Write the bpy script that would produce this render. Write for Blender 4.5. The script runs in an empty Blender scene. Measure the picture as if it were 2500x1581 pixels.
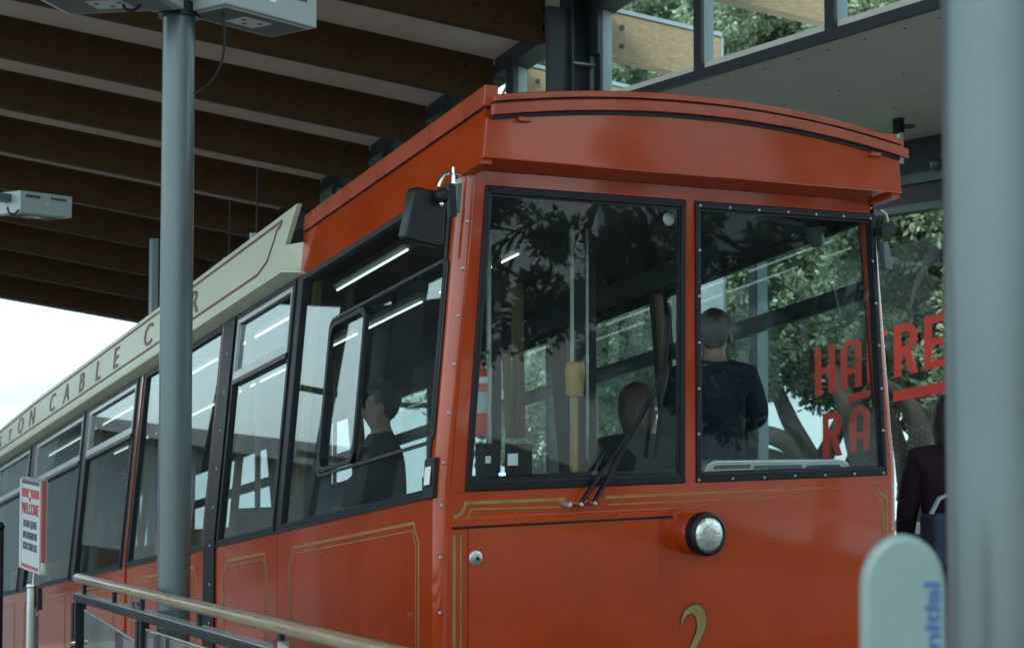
import bpy, bmesh, math, random
import numpy as np
from mathutils import Vector, Matrix
random.seed(7); RNG = np.random.default_rng(11)
R = math.radians
SC = bpy.context.scene
COL = SC.collection
# ------------------------------------------------------------------ camera
FPX = 3641.0
PIT = math.atan(149.6/FPX); YAW = math.atan2(.4876, .8731)
CR = Vector((math.cos(YAW), -math.sin(YAW), 0)); FH = Vector((math.sin(YAW), math.cos(YAW), 0))
CF = FH*math.cos(PIT)+Vector((0, 0, math.sin(PIT))); CU = CR.cross(CF)
CAM = Vector((-2.69543, -5.43896, 1.6))
cd = bpy.data.cameras.new('camera'); co = bpy.data.objects.new('camera', cd); COL.objects.link(co)
cd.sensor_width = 36; cd.lens = 36*FPX/2500; cd.clip_end = 60000; cd.clip_start = .05
co.matrix_world = Matrix(((CR.x, CU.x, -CF.x, CAM.x), (CR.y, CU.y, -CF.y, CAM.y), (CR.z, CU.z, -CF.z, CAM.z), (0, 0, 0, 1)))
cd.dof.use_dof = True; cd.dof.focus_distance = 6.4; cd.dof.aperture_fstop = 4.5
SC.camera = co
SC.render.resolution_x = 1024; SC.render.resolution_y = 647
# ------------------------------------------------------------------ light
SUN_EL, SUN_AZ = 50, -110      # azimuth of the sun, degrees clockwise from +Y
w = bpy.data.worlds.new('World'); SC.world = w; w.use_nodes = True
nt = w.node_tree; bg = nt.nodes['Background']
sk = nt.nodes.new('ShaderNodeTexSky'); sk.sky_type = 'NISHITA'; sk.sun_disc = False
sk.sun_elevation = R(SUN_EL); sk.sun_rotation = R(SUN_AZ); sk.air_density = 1.0; sk.dust_density = 1.0; sk.ozone_density = 1.6
# overcast veil: pale cloud mixed over the clear sky, thicker and thinner in soft patches
tcw = nt.nodes.new('ShaderNodeTexCoord'); cn = nt.nodes.new('ShaderNodeTexNoise'); cn.inputs['Scale'].default_value = 2.2; cn.inputs['Detail'].default_value = 5
nt.links.new(tcw.outputs['Generated'], cn.inputs[0]); cr_ = nt.nodes.new('ShaderNodeValToRGB'); cr_.color_ramp.elements[0].position = .3; cr_.color_ramp.elements[1].position = .7
cr_.color_ramp.elements[0].color = (4.1, 5.5, 5.9, 1); cr_.color_ramp.elements[1].color = (6.7, 8.0, 8.1, 1); nt.links.new(cn.outputs[0], cr_.inputs[0])
vm = nt.nodes.new('ShaderNodeMixRGB'); vm.inputs[0].default_value = .8; nt.links.new(sk.outputs[0], vm.inputs[1]); nt.links.new(cr_.outputs[0], vm.inputs[2])
nt.links.new(vm.outputs[0], bg.inputs[0]); bg.inputs[1].default_value = .12
sl = bpy.data.lights.new('sun', 'SUN'); so = bpy.data.objects.new('sun', sl); COL.objects.link(so)
sl.energy = 1.5; sl.angle = R(12); sl.color = (1, .96, .9)
sd = Vector((math.sin(R(SUN_AZ))*math.cos(R(SUN_EL)), math.cos(R(SUN_AZ))*math.cos(R(SUN_EL)), math.sin(R(SUN_EL))))
so.rotation_euler = sd.to_track_quat('Z', 'Y').to_euler(); so.location = (0, 0, 30)
vs = SC.view_settings; vs.view_transform = 'Standard'; vs.look = 'None'; vs.gamma = 1; vs.exposure = 1.7
SC.cycles.transparent_max_bounces = 24; SC.cycles.max_bounces = 10
# ------------------------------------------------------------------ pixel rays (photo pixels, 2500 wide)
def ray(px, py): return CF+CR*((px-1250)/FPX)-CU*((py-790.5)/FPX)
def at(px, py, d): return CAM+ray(px, py)*d
def onX(px, py, X): r = ray(px, py); return CAM+r*((X-CAM.x)/r.x)
def onY(px, py, Y): r = ray(px, py); return CAM+r*((Y-CAM.y)/r.y)
def onZ(px, py, Z): r = ray(px, py); return CAM+r*((Z-CAM.z)/r.z)
TA = math.tan(R(9.45)); TP = math.tan(R(5.25)); ZK = 1.193; W = 2.5
# ------------------------------------------------------------------ naming helpers
def tag(o, label=None, cat=None, group=None, kind=None):
    if label: o['label'] = label
    if cat: o['category'] = cat
    if group: o['group'] = group
    if kind: o['kind'] = kind
    return o
def thing(name, label, cat, loc=(0, 0, 0), group=None):
    o = bpy.data.objects.new(name, None); COL.objects.link(o); o.location = loc; o.empty_display_size = .1
    return tag(o, label, cat, group)
def kids(o): return [c for c in bpy.data.objects if c.parent == o]
def copy_tree(o, parent=None):
    c = o.copy(); COL.objects.link(c)
    if parent: c.parent = parent; c.matrix_parent_inverse = o.matrix_parent_inverse.copy()
    for k in kids(o): copy_tree(k, c)
    return c
class MB:
    def __init__(s): s.v = []; s.f = []
    def add(s, vs_, fs):
        b = len(s.v); s.v += [tuple(p) for p in vs_]; s.f += [tuple(i+b for i in f) for f in fs]; return s
    def hexa(s, p):   # 4 bottom + 4 top (same order)
        return s.add(p, [(3, 2, 1, 0), (4, 5, 6, 7), (0, 1, 5, 4), (1, 2, 6, 5), (2, 3, 7, 6), (3, 0, 4, 7)])
    def box(s, x0, x1, y0, y1, z0, z1):
        return s.hexa([(x0, y0, z0), (x1, y0, z0), (x1, y1, z0), (x0, y1, z0), (x0, y0, z1), (x1, y0, z1), (x1, y1, z1), (x0, y1, z1)])
    def prism(s, poly, off):
        n = len(poly); off = Vector(off)
        a = [Vector(p) for p in poly]; b = [p+off for p in a]
        return s.add(a+b, [tuple(range(n))[::-1], tuple(range(n, 2*n))]+[(i, (i+1) % n, n+(i+1) % n, n+i) for i in range(n)])
    def beam(s, a, b, wd, ht, up=(0, 0, 1)):
        a, b = Vector(a), Vector(b); d = (b-a).normalized(); sdv = d.cross(Vector(up)).normalized(); u = sdv.cross(d)
        q = [a-sdv*wd/2-u*ht/2, a+sdv*wd/2-u*ht/2, a+sdv*wd/2+u*ht/2, a-sdv*wd/2+u*ht/2]
        return s.hexa(q+[p+(b-a) for p in q])
    def tube(s, pts, r, n=10, cap=True):
        pts = [Vector(p) for p in pts]; rs = r if isinstance(r, (list, tuple)) else [r]*len(pts)
        b0 = len(s.v); ref = None
        for i, p in enumerate(pts):
            d = (pts[min(i+1, len(pts)-1)]-pts[max(i-1, 0)]).normalized()
            if ref is None: ref = Vector((0, 0, 1)) if abs(d.z) < .9 else Vector((1, 0, 0))
            u = d.cross(ref).normalized(); v = d.cross(u).normalized(); ref = -v if False else ref
            for k in range(n):
                a = 2*math.pi*k/n; s.v.append(tuple(p+(u*math.cos(a)+v*math.sin(a))*rs[i]))
        for i in range(len(pts)-1):
            for k in range(n):
                q = (k+1) % n; s.f.append((b0+i*n+k, b0+i*n+q, b0+(i+1)*n+q, b0+(i+1)*n+k))
        if cap: s.f.append(tuple(range(b0, b0+n))[::-1]); e = b0+(len(pts)-1)*n; s.f.append(tuple(range(e, e+n)))
        return s
    def lathe(s, prof, c, ax, n=24):   # prof: (r, t) along axis ax from c
        ax = Vector(ax).normalized(); ref = Vector((0, 0, 1)) if abs(ax.z) < .9 else Vector((1, 0, 0))
        u = ax.cross(ref).normalized(); v = ax.cross(u); b0 = len(s.v); c = Vector(c)
        for r_, t in prof:
            for k in range(n):
                a = 2*math.pi*k/n; s.v.append(tuple(c+ax*t+(u*math.cos(a)+v*math.sin(a))*r_))
        for i in range(len(prof)-1):
            for k in range(n):
                q = (k+1) % n; s.f.append((b0+i*n+k, b0+i*n+q, b0+(i+1)*n+q, b0+(i+1)*n+k))
        return s
    def build(s, name, mat, parent=None, bevel=0, smooth=False, fix=True):
        me = bpy.data.meshes.new(name); me.from_pydata(s.v, [], s.f); me.update()
        if fix:
            bm = bmesh.new(); bm.from_mesh(me); bmesh.ops.recalc_face_normals(bm, faces=bm.faces); bm.to_mesh(me); bm.free()
        if isinstance(mat, (list, tuple)):
            for m in mat: me.materials.append(m)
        else: me.materials.append(mat)
        if smooth:
            for p in me.polygons: p.use_smooth = True
            try: me.set_sharp_from_angle(angle=R(38))
            except Exception: pass
        o = bpy.data.objects.new(name, me); COL.objects.link(o)
        if parent is not None: o.parent = parent; o.matrix_parent_inverse = Matrix.Translation(-parent_world(parent))
        if bevel:
            b = o.modifiers.new('bevel', 'BEVEL'); b.width = bevel; b.segments = 2; b.limit_method = 'ANGLE'; b.angle_limit = R(40)
        return o
def parent_world(o): return o.location.copy() if o.type == 'EMPTY' else Vector((0, 0, 0))
def sub(o): return o
# ------------------------------------------------------------------ materials
def mat(name, col, rough=.5, metal=0, spec=.5, var=.12, nscale=6, bump=0, bscale=60, coat=0, dirt=None, stretch=None, rvar=.1, trans=0):
    m = bpy.data.materials.new(name); m.use_nodes = True; N = m.node_tree.nodes; L = m.node_tree.links; p = N['Principled BSDF']
    p.inputs['Metallic'].default_value = metal; p.inputs['Specular IOR Level'].default_value = spec
    if coat: p.inputs['Coat Weight'].default_value = coat; p.inputs['Coat Roughness'].default_value = .05
    tc = N.new('ShaderNodeTexCoord'); mp = N.new('ShaderNodeMapping'); L.new(tc.outputs['Object'], mp.inputs[0])
    if stretch: mp.inputs['Scale'].default_value = stretch
    n = N.new('ShaderNodeTexNoise'); n.inputs['Scale'].default_value = nscale; n.inputs['Detail'].default_value = 6; L.new(mp.outputs[0], n.inputs[0])
    r = N.new('ShaderNodeValToRGB'); r.color_ramp.elements[0].position = .3; r.color_ramp.elements[1].position = .72
    c = Vector(col[:3]); r.color_ramp.elements[0].color = (*(c*(1-var)), 1); r.color_ramp.elements[1].color = (*[min(1, x) for x in c*(1+var)], 1)
    L.new(n.outputs[0], r.inputs[0]); out = r.outputs[0]
    if dirt:
        n2 = N.new('ShaderNodeTexNoise'); n2.inputs['Scale'].default_value = dirt[2]; n2.inputs['Detail'].default_value = 9; n2.inputs['Roughness'].default_value = .7
        L.new(tc.outputs['Object'], n2.inputs[0]); r2 = N.new('ShaderNodeMapRange'); r2.inputs[1].default_value = dirt[3]; r2.inputs[2].default_value = dirt[3]+.22; r2.inputs[4].default_value = dirt[1]
        L.new(n2.outputs[0], r2.inputs[0]); mx = N.new('ShaderNodeMixRGB'); L.new(r2.outputs[0], mx.inputs[0]); L.new(out, mx.inputs[1]); mx.inputs[2].default_value = (*dirt[0], 1); out = mx.outputs[0]
    L.new(out, p.inputs['Base Color'])
    rr = N.new('ShaderNodeMapRange'); rr.inputs[3].default_value = max(.02, rough-rvar); rr.inputs[4].default_value = rough+rvar; L.new(n.outputs[0], rr.inputs[0]); L.new(rr.outputs[0], p.inputs['Roughness'])
    if bump:
        nb = N.new('ShaderNodeTexNoise'); nb.inputs['Scale'].default_value = bscale; nb.inputs['Detail'].default_value = 4; L.new(mp.outputs[0], nb.inputs[0])
        b = N.new('ShaderNodeBump'); b.inputs['Strength'].default_value = bump; b.inputs['Distance'].default_value = .01; L.new(nb.outputs[0], b.inputs['Height']); L.new(b.outputs[0], p.inputs['Normal'])
    return m
def glassm(name, tint, f0=.07, rough=.0, dust=.0):
    m = bpy.data.materials.new(name); m.use_nodes = True; N = m.node_tree.nodes; L = m.node_tree.links; N.remove(N['Principled BSDF']); o = N['Material Output']
    t = N.new('ShaderNodeBsdfTransparent'); t.inputs[0].default_value = (*tint, 1)
    g = N.new('ShaderNodeBsdfGlossy'); g.inputs['Roughness'].default_value = rough; g.inputs[0].default_value = (.88, 1, 1, 1)
    lw = N.new('ShaderNodeLayerWeight'); lw.inputs[0].default_value = .5
    pw = N.new('ShaderNodeMath'); pw.operation = 'POWER'; pw.inputs[1].default_value = 4.2; L.new(lw.outputs['Facing'], pw.inputs[0])
    mr = N.new('ShaderNodeMapRange'); mr.inputs[3].default_value = f0; mr.inputs[4].default_value = .95; L.new(pw.outputs[0], mr.inputs[0])
    mx = N.new('ShaderNodeMixShader'); L.new(mr.outputs[0], mx.inputs[0]); L.new(t.outputs[0], mx.inputs[1]); L.new(g.outputs[0], mx.inputs[2])
    last = mx.outputs[0]
    if dust:
        d = N.new('ShaderNodeBsdfDiffuse'); d.inputs[0].default_value = (.5, .55, .55, 1)
        tc = N.new('ShaderNodeTexCoord'); n = N.new('ShaderNodeTexNoise'); n.inputs['Scale'].default_value = 3; n.inputs['Detail'].default_value = 8; L.new(tc.outputs['Object'], n.inputs[0])
        r2 = N.new('ShaderNodeMapRange'); r2.inputs[1].default_value = .35; r2.inputs[2].default_value = .75; r2.inputs[3].default_value = dust*.4; r2.inputs[4].default_value = dust*1.6; L.new(n.outputs[0], r2.inputs[0])
        m2 = N.new('ShaderNodeMixShader'); L.new(r2.outputs[0], m2.inputs[0]); L.new(last, m2.inputs[1]); L.new(d.outputs[0], m2.inputs[2]); last = m2.outputs[0]
    L.new(last, o.inputs[0]); return m
def emis(name, col, st):
    m = bpy.data.materials.new(name); m.use_nodes = True; p = m.node_tree.nodes['Principled BSDF']
    p.inputs['Base Color'].default_value = (.8, .8, .8, 1); p.inputs['Emission Color'].default_value = (*col, 1); p.inputs['Emission Strength'].default_value = st; return m
M = {}
M['red'] = mat('red_paint', (.335, .038, .004), .14, 0, .3, .12, 2.2, .16, 5, coat=.6, dirt=((.22, .06, .03), .45, 5, .60), rvar=.05)
M['redroof'] = mat('weathered_red_paint', (.32, .039, .007), .28, 0, .5, .12, 5, .05, 160, coat=.25, dirt=((.36, .17, .13), .6, 7, .60))
M['cream'] = mat('cream_paint', (.42, .45, .34), .4, 0, .5, .05, 4, 0, dirt=((.30, .31, .24), .4, 9, .6))
M['maroon'] = mat('maroon_line_paint', (.13, .022, .02), .5)
M['letterpaint'] = mat('faded_maroon_lettering', (.15, .06, .05), .5, 0, .4, .3, 25)
M['gold'] = mat('gold_line_paint', (.22, .175, .055), .5, .1, .5, .25, 14)
M['black'] = mat('black_rubber', (.004, .006, .010), .45, 0, .3, .2, 30)
M['blackmetal'] = mat('black_painted_metal', (.007, .010, .014), .38, 0, .35, .2, 20)
M['alu'] = mat('aluminium_trim', (.45, .48, .48), .35, .8, .5, .1, 20)
M['chrome'] = mat('polished_steel', (.6, .62, .62), .16, 1, .5, .05, 10)
M['greysteel'] = mat('grey_painted_steel', (.098, .132, .138), .34, .4, .5, .10, 3, .02, 60, dirt=((.10, .13, .14), .4, 5, .6))
M['palesteel'] = mat('pale_grey_mullion_paint', (.20, .27, .30), .45, 0, .5, .06, 5)
M['darksteel'] = mat('dark_steel_paint', (.014, .020, .026), .45, .1, .5, .15, 6)
M['wood'] = mat('dark_glulam_timber', (.044, .022, .007), .7, 0, .12, .45, 5, .08, 30, stretch=(1, 14, 14))
M['palewood'] = mat('skylit_pale_glulam', (.24, .185, .115), .6, 0, .3, .22, 5, .08, 30, stretch=(1, 14, 14))  # paler copy of the beam timber, sky light painted into the outer ends
M['railwood'] = mat('worn_handrail_timber', (.19, .145, .095), .35, 0, .5, .3, 6, .03, 40, stretch=(12, 1, 12), coat=.3)
M['ceil'] = mat('grey_ceiling_board', (.47, .42, .37), .8, 0, .2, .06, 3, .04, 120)
M['soffit'] = mat('grey_soffit_board', (.60, .58, .52), .75, 0, .25, .05, 2.5, .03, 100, dirt=((.48, .47, .42), .5, 4, .6))
M['floor'] = mat('grey_concrete_floor', (.12, .12, .115), .7, 0, .3, .12, 3, .1, 60)
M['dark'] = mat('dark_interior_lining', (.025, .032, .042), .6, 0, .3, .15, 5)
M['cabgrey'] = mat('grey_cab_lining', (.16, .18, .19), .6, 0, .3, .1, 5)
M['seat'] = mat('brown_seat_vinyl', (.16, .07, .04), .5, 0, .4, .15, 8)
M['varnish'] = mat('varnished_cab_timber', (.11, .072, .026), .35, 0, .5, .25, 7, stretch=(12, 12, 1))
M['boxwhite'] = mat('pale_grey_enamel', (.34, .42, .43), .4, 0, .5, .06, 6, dirt=((.36, .40, .40), .4, 9, .6))
M['grille'] = mat('dark_grille_slots', (.05, .055, .06), .6)
M['textred'] = mat('red_vinyl_lettering', (.80, .05, .025), .45, 0, .4, .06, 4)
M['bluetext'] = mat('blue_print', (.02, .06, .17), .5)
M['paddle'] = mat('pale_mint_plastic', (.115, .175, .175), .45, 0, .4, .03, 4)
M['paper'] = mat('printed_paper', (.36, .40, .43), .6, 0, .3, .03, 8)
M['signred'] = mat('sign_red', (.30, .06, .05), .5)
M['ink'] = mat('dark_ink', (.09, .09, .12), .6)
M['lens'] = mat('ribbed_lamp_glass', (.52, .56, .54), .14, .55, .8, .25, 22, .5, 55)
M['glass'] = glassm('dark_window_glass', (.86, .93, .92), .036, dust=.004)
M['sideglass'] = glassm('side_window_glass', (.78, .86, .85), .10, dust=.004)
M['wallglass'] = glassm('station_wall_glass', (.88, .95, .93), .010, dust=.003)
M['tube'] = emis('lit_fluorescent_tube', (.85, 1, .92), .5)
M['lamplit'] = emis('lit_lamp_lens', (.9, 1, .95), 2.0)
M['bluelight'] = emis('lit_blue_indicator', (.1, .35, 1), 2.5)
M['skin'] = mat('skin', (.22, .125, .085), .5, 0, .4, .08, 12)
M['lip'] = mat('lip', (.28, .11, .08), .5)
M['hair'] = mat('dark_hair', (.02, .014, .012), .5, 0, .5, .3, 60, .4, 120, stretch=(6, 6, 1))
M['brownhair'] = mat('light_brown_hair', (.038, .022, .012), .5, 0, .5, .35, 60, .5, 120, stretch=(6, 6, 1))
M['navy'] = mat('navy_wool', (.008, .012, .024), .9, 0, .12, .2, 40, .9, 7)
M['plum'] = mat('dark_plum_wool', (.022, .012, .020), .9, 0, .12, .2, 40, .9, 7)
M['blackcloth'] = mat('black_cloth', (.014, .015, .02), .9, 0, .12, .2, 40, .9, 7)
M['greycloth'] = mat('grey_blue_cloth', (.12, .15, .18), .9, 0, .12, .2, 40, .9, 7)
M['denim'] = mat('dark_denim', (.03, .04, .07), .9, 0, .12, .2, 40, .9, 7)
M['yellow'] = mat('yellow_plastic', (.27, .15, .015), .5)
M['extred'] = mat('extinguisher_red', (.5, .04, .02), .3)
M['green'] = emis('lit_green_exit_panel', (.0, .30, .12), .22)
M['whiteplastic'] = mat('white_plastic', (.7, .72, .72), .4)
M['bark'] = mat('grey_bark', (.105, .09, .075), .85, 0, .2, .35, 7, .9, 14, stretch=(1, 1, .35))
M['concrete'] = mat('pale_concrete', (.38, .38, .36), .8, 0, .2, .1, 2)
M['housewhite'] = mat('white_house_render', (.72, .73, .72), .75, 0, .2, .05, 2)
M['roofgrey'] = mat('grey_roof_sheet', (.20, .21, .22), .6)
M['soil'] = mat('leaf_litter_soil', (.07, .06, .045), .95, 0, .1, .4, 1.2, .5, 8, dirt=((.05, .075, .03), .8, .5, .45))
M['hill'] = mat('distant_hill_cover', (.05, .075, .05), .9, 0, .1, .4, .01)
M['far'] = mat('far_town_wall', (.35, .36, .36), .8)
def leafmat(name, a, b, tr):
    m = bpy.data.materials.new(name); m.use_nodes = True; N = m.node_tree.nodes; L = m.node_tree.links; p = N['Principled BSDF']
    at_ = N.new('ShaderNodeAttribute'); at_.attribute_name = 'rnd'; r = N.new('ShaderNodeValToRGB')
    r.color_ramp.elements[0].color = (*a, 1); r.color_ramp.elements[1].color = (*b, 1); L.new(at_.outputs['Fac'], r.inputs[0]); L.new(r.outputs[0], p.inputs['Base Color'])
    p.inputs['Roughness'].default_value = .42; p.inputs['Specular IOR Level'].default_value = .45
    t = N.new('ShaderNodeBsdfTranslucent'); L.new(r.outputs[0], t.inputs[0]); mx = N.new('ShaderNodeMixShader'); mx.inputs[0].default_value = tr
    L.new(p.outputs[0], mx.inputs[1]); L.new(t.outputs[0], mx.inputs[2]); L.new(mx.outputs[0], N['Material Output'].inputs[0]); return m
M['leaf'] = leafmat('grey_green_leaves', (.036, .072, .036), (.46, .58, .38), .30)
M['leaf2'] = leafmat('deep_green_leaves', (.028, .058, .030), (.33, .44, .28), .30)
# ================================================================== GROUND, SEA, HILLS
def ground_z(x, y):
    z = -.55-.1664*max(0, y-2)
    if y < -8: z += (-8-y)*.10
    d = max(0, math.hypot(max(0, x-13), 0)); z -= .6*max(0, x-10.5)
    z -= .35*max(0, -x-8)
    z -= .18*max(0, y-24)
    z += .15*math.sin(x*.9+y*.4)*min(1, max(0, (x-6.5)/2))
    return max(z, -121)
gm = MB(); xs = np.concatenate([np.linspace(-700, -60, 12), np.linspace(-50, -9, 14), np.linspace(-8, 20, 40), np.linspace(24, 700, 22)])
ys = np.concatenate([np.linspace(-400, -40, 8), np.linspace(-34, 30, 50), np.linspace(36, 900, 24)])
gm.v = [(x, y, ground_z(x, y)) for y in ys for x in xs]; nx = len(xs)
gm.f = [(j*nx+i, j*nx+i+1, (j+1)*nx+i+1, (j+1)*nx+i) for j in range(len(ys)-1) for i in range(nx-1)]
tag(gm.build('ground', M['soil'], smooth=True), kind='structure')
sea = bpy.data.materials.new('hazy_sea_water'); sea.use_nodes = True; p = sea.node_tree.nodes['Principled BSDF']; p.inputs['Base Color'].default_value = (.16, .22, .24, 1); p.inputs['Roughness'].default_value = .3
wn = sea.node_tree.nodes.new('ShaderNodeTexNoise'); wn.inputs['Scale'].default_value = .05; wb = sea.node_tree.nodes.new('ShaderNodeBump'); wb.inputs['Strength'].default_value = .6; wb.inputs['Distance'].default_value = 4
tcx = sea.node_tree.nodes.new('ShaderNodeTexCoord'); sea.node_tree.links.new(tcx.outputs['Object'], wn.inputs[0]); sea.node_tree.links.new(wn.outputs[0], wb.inputs['Height']); sea.node_tree.links.new(wb.outputs[0], p.inputs['Normal'])
tag(MB().add([(-13000, -13000, -120), (13000, -13000, -120), (13000, 13000, -120), (-13000, 13000, -120)], [(0, 1, 2, 3)]).build('sea', sea), kind='structure')
def ridge(name, pts, dist, depth, mat_):  # a real ridge of hills, kilometres away
    m = MB(); n = len(pts); v = []
    for (px, py) in pts:
        b = CAM+ray(px, 940)*dist; r = ray(px, py); top = CAM+r*dist
        out = Vector((r.x, r.y, 0)).normalized()
        v += [(b.x, b.y, -125), (top.x+out.x*depth*.5, top.y+out.y*depth*.5, top.z), (b.x+out.x*depth, b.y+out.y*depth, -125)]
    f = []
    for i in range(n-1):
        a = i*3; c = a+3; f += [(a, a+1, c+1, c), (a+1, a+2, c+2, c+1)]
    m.v = v; m.f = f; return m.build(name, mat_, smooth=True)
hp = [(-300, 955), (-150, 950), (0, 956), (14, 951), (40, 934), (60, 928), (80, 930), (105, 929), (125, 925), (150, 918), (200, 911), (260, 906), (340, 915), (480, 900), (700, 905), (1000, 915), (1400, 910), (1900, 920), (2600, 915)]
tag(ridge('distant_hills', hp, 9000, 2500, M['hill']), kind='structure')
# ================================================================== STATION
def floor_z(y): return -.0 if y < -2 else -.1664*.75*(y+2)
fm = MB()
for (x0, x1) in ((-7, -.15), (2.65, 6.0)):
    for i in range(34):
        y0 = -14+i; z = floor_z(y0+.5); fm.box(x0, x1, y0, y0+1, z-1.2, z)
tag(fm.build('platform', M['floor']), kind='structure')
BD = Vector((1, -.3175, -.185)); BY = Vector((0, 1.235, -.143*1.235)); B0 = Vector((3.08, 3.766-1.235, 4.3809+.143*1.235))
nb = 10; names = {}
bl = ['glulam beam whose pale outer end juts past the glass at the top, nearest the camera',
      'glulam beam meeting the dark steel column above the front of the red car',
      'second glulam beam down from the steel column, its bolted end just above the car roof corner',
      'third glulam beam down from the steel column, its brown end dipping behind the car roof edge',
      'fourth glulam beam down from the steel column', 'fifth glulam beam down from the steel column',
      'glulam beam just above the small vented box at the left edge', 'glulam beam passing right behind the small vented box at the left edge',
      'last but one glulam beam before the open end of the roof', 'glulam beam next to the open end of the roof']
def rp(s, k, dz=0): return B0+BY*k+BD*s+Vector((0, 0, dz))   # s along beam from the wall, k beam index
for k in range(-9, 11):
    if k < 0: lab = 'glulam beam overhead near or behind the camera, above the picture'
    lab = bl[min(max(k, 0), 9)]
    root = thing('roof_beam', lab, 'roof beam', rp(0, k), 'glulam roof beams')
    d = Vector((0, -.10, 0)) if False else Vector((0, .10, 0))
    def seg(s0, s1, mt, nm):
        m = MB(); a, b = rp(s0, k), rp(s1, k); dn = Vector((0, 0, -.345))
        m.hexa([a+dn, b+dn, b+dn+d, a+dn+d, a, b, b+d, a+d]); return m.build(nm, mt, root, bevel=.004)
    seg(-9.5, -.30 if k == 1 else -.10, M['wood'], 'timber')
    if k == 1: MB().box(2.66, 2.835, 3.62, 3.66, -.8, 4.30).build('gusset_plate', M['darksteel'], root)
    if k <= 2:
        s = seg(.08, .98, M['palewood'], 'outer_end'); a, b = rp(.08, k, .003), rp(.985, k, .003)
        m = MB(); u = Vector((0, 0, .03)); m.hexa([a-Vector((0, .01, 0)), b-Vector((0, .01, 0)), b+d*1.1, a+d*1.1, a-Vector((0, .01, 0))+u, b-Vector((0, .01, 0))+u, b+d*1.1+u, a+d*1.1+u]); m.build('flashing', M['palesteel'], root)
        a, b = rp(.982, k, .0), rp(1.0, k, .0); dn = Vector((0, 0, -.35)); m = MB(); m.hexa([a+dn, b+dn, b+dn+d, a+dn+d, a, b, b+d, a+d]); m.build('end_cap', M['palesteel'], root)
    for q, (ds, dz) in enumerate(((-.32, -.10), (-.32, -.24))):
        c = rp(ds, k, dz)
        MB().lathe([(0, .012), (.022, .012), (.026, 0)], c, (0, -1, 0), 10).build('bolt', M['blackmetal'], root)
        if k <= 2: MB().lathe([(0, .01), (.018, .01), (.02, 0)], rp(.25, k, dz), (0, -1, 0), 10).build('bolt', M['darksteel'], root)
# roof deck as one slab
a, b, c, e = rp(-9.6, -9.3), rp(.02, -9.3), rp(.02, 10.08), rp(-9.6, 10.08); u = Vector((0, 0, .12))
rf = thing('station_roof', 'grey boarded station roof deck over the timber beams', 'roof', rp(-4, 2))
MB().hexa([a, b, c, e, a+u, b+u, c+u, e+u]).build('ceiling_board', M['ceil'], rf)
# roof end fascia and left fascia
m = MB(); o1 = BY*.04
a, b = rp(-9.6, 10.09), rp(.05, 10.09); dn = Vector((0, 0, -.36)); m.hexa([a+dn, b+dn, b+dn+Vector((0, .12, 0)), a+dn+Vector((0, .12, 0)), a+u*1.1, b+u*1.1, b+u*1.1+Vector((0, .12, 0)), a+u*1.1+Vector((0, .12, 0))])
m.build('end_fascia', M['darksteel'], rf)
m = MB(); a, b = rp(-9.72, -9.3), rp(-9.72, 10.18); m.hexa([a+dn, a+dn+Vector((.1, 0, 0)), b+dn+Vector((.1, 0, 0)), b+dn, a+u, a+u+Vector((.1, 0, 0)), b+u+Vector((.1, 0, 0)), b+u]); m.build('side_fascia', M['darksteel'], rf)
# head frame along the clerestory wall (dark), between beams
hf = thing('clerestory_wall', 'glazed clerestory wall of pale mullions between roof beams and soffit', 'glass wall', (3.08, 0, 3.5))
m = MB()
for k in range(-9, 10):
    a = rp(-.09, k)+Vector((0, .105, 0)); b = rp(-.09, k+1)-Vector((0, .005, 0)); dz = Vector((0, 0, -.13)); dx = Vector((.16, 0, -.03))
    m.hexa([a+dz, a+dz+dx, b+dz+dx, b+dz, a, a+dx, b+dx, b])
m.build('head_frame', M['darksteel'], hf)
SOFZ = 3.586
ylist = [-.9, .10, 1.08, 2.35, 3.56, 4.80, 6.03, 7.27, 8.50, 9.74, 10.97, 12.2, 13.44]
for i, y in enumerate(ylist):
    zt = (B0.z-.143*(y-B0.y))-.02
    zb = SOFZ+.002 if y < 5 else 1.4
    m = MB(); m.box(3.055, 3.135, y-.04, y+.035, zb, zt); m.build('mullion', M['palesteel'], hf, bevel=.003)
    m = MB(); m.box(3.03, 3.053, y-.042, y+.04, zb, zt); m.build('mullion_shade_face', M['darksteel'], hf)  # dark sheet paints in the shade on the mullion's room side
    if y > 0 and y < 5:
        m = MB(); m.box(3.0, 3.03, y-.06, y+.06, zt-.42, zt-.03); m.build('bracket', M['darksteel'], hf)
    if i < len(ylist)-1:
        y2 = ylist[i+1]; zt2 = (B0.z-.143*(y2-B0.y))-.06; m = MB()
        m.add([(3.10, y+.036, zb), (3.10, y2-.041, zb), (3.10, y2-.041, zt2), (3.10, y+.036, zt-.06)], [(0, 1, 2, 3)]); m.build('pane', M['wallglass'], hf)
        m = MB(); m.box(3.06, 3.13, y+.036, y2-.041, zb, zb+.045); m.build('sill_frame', M['darksteel'], hf)
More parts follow.
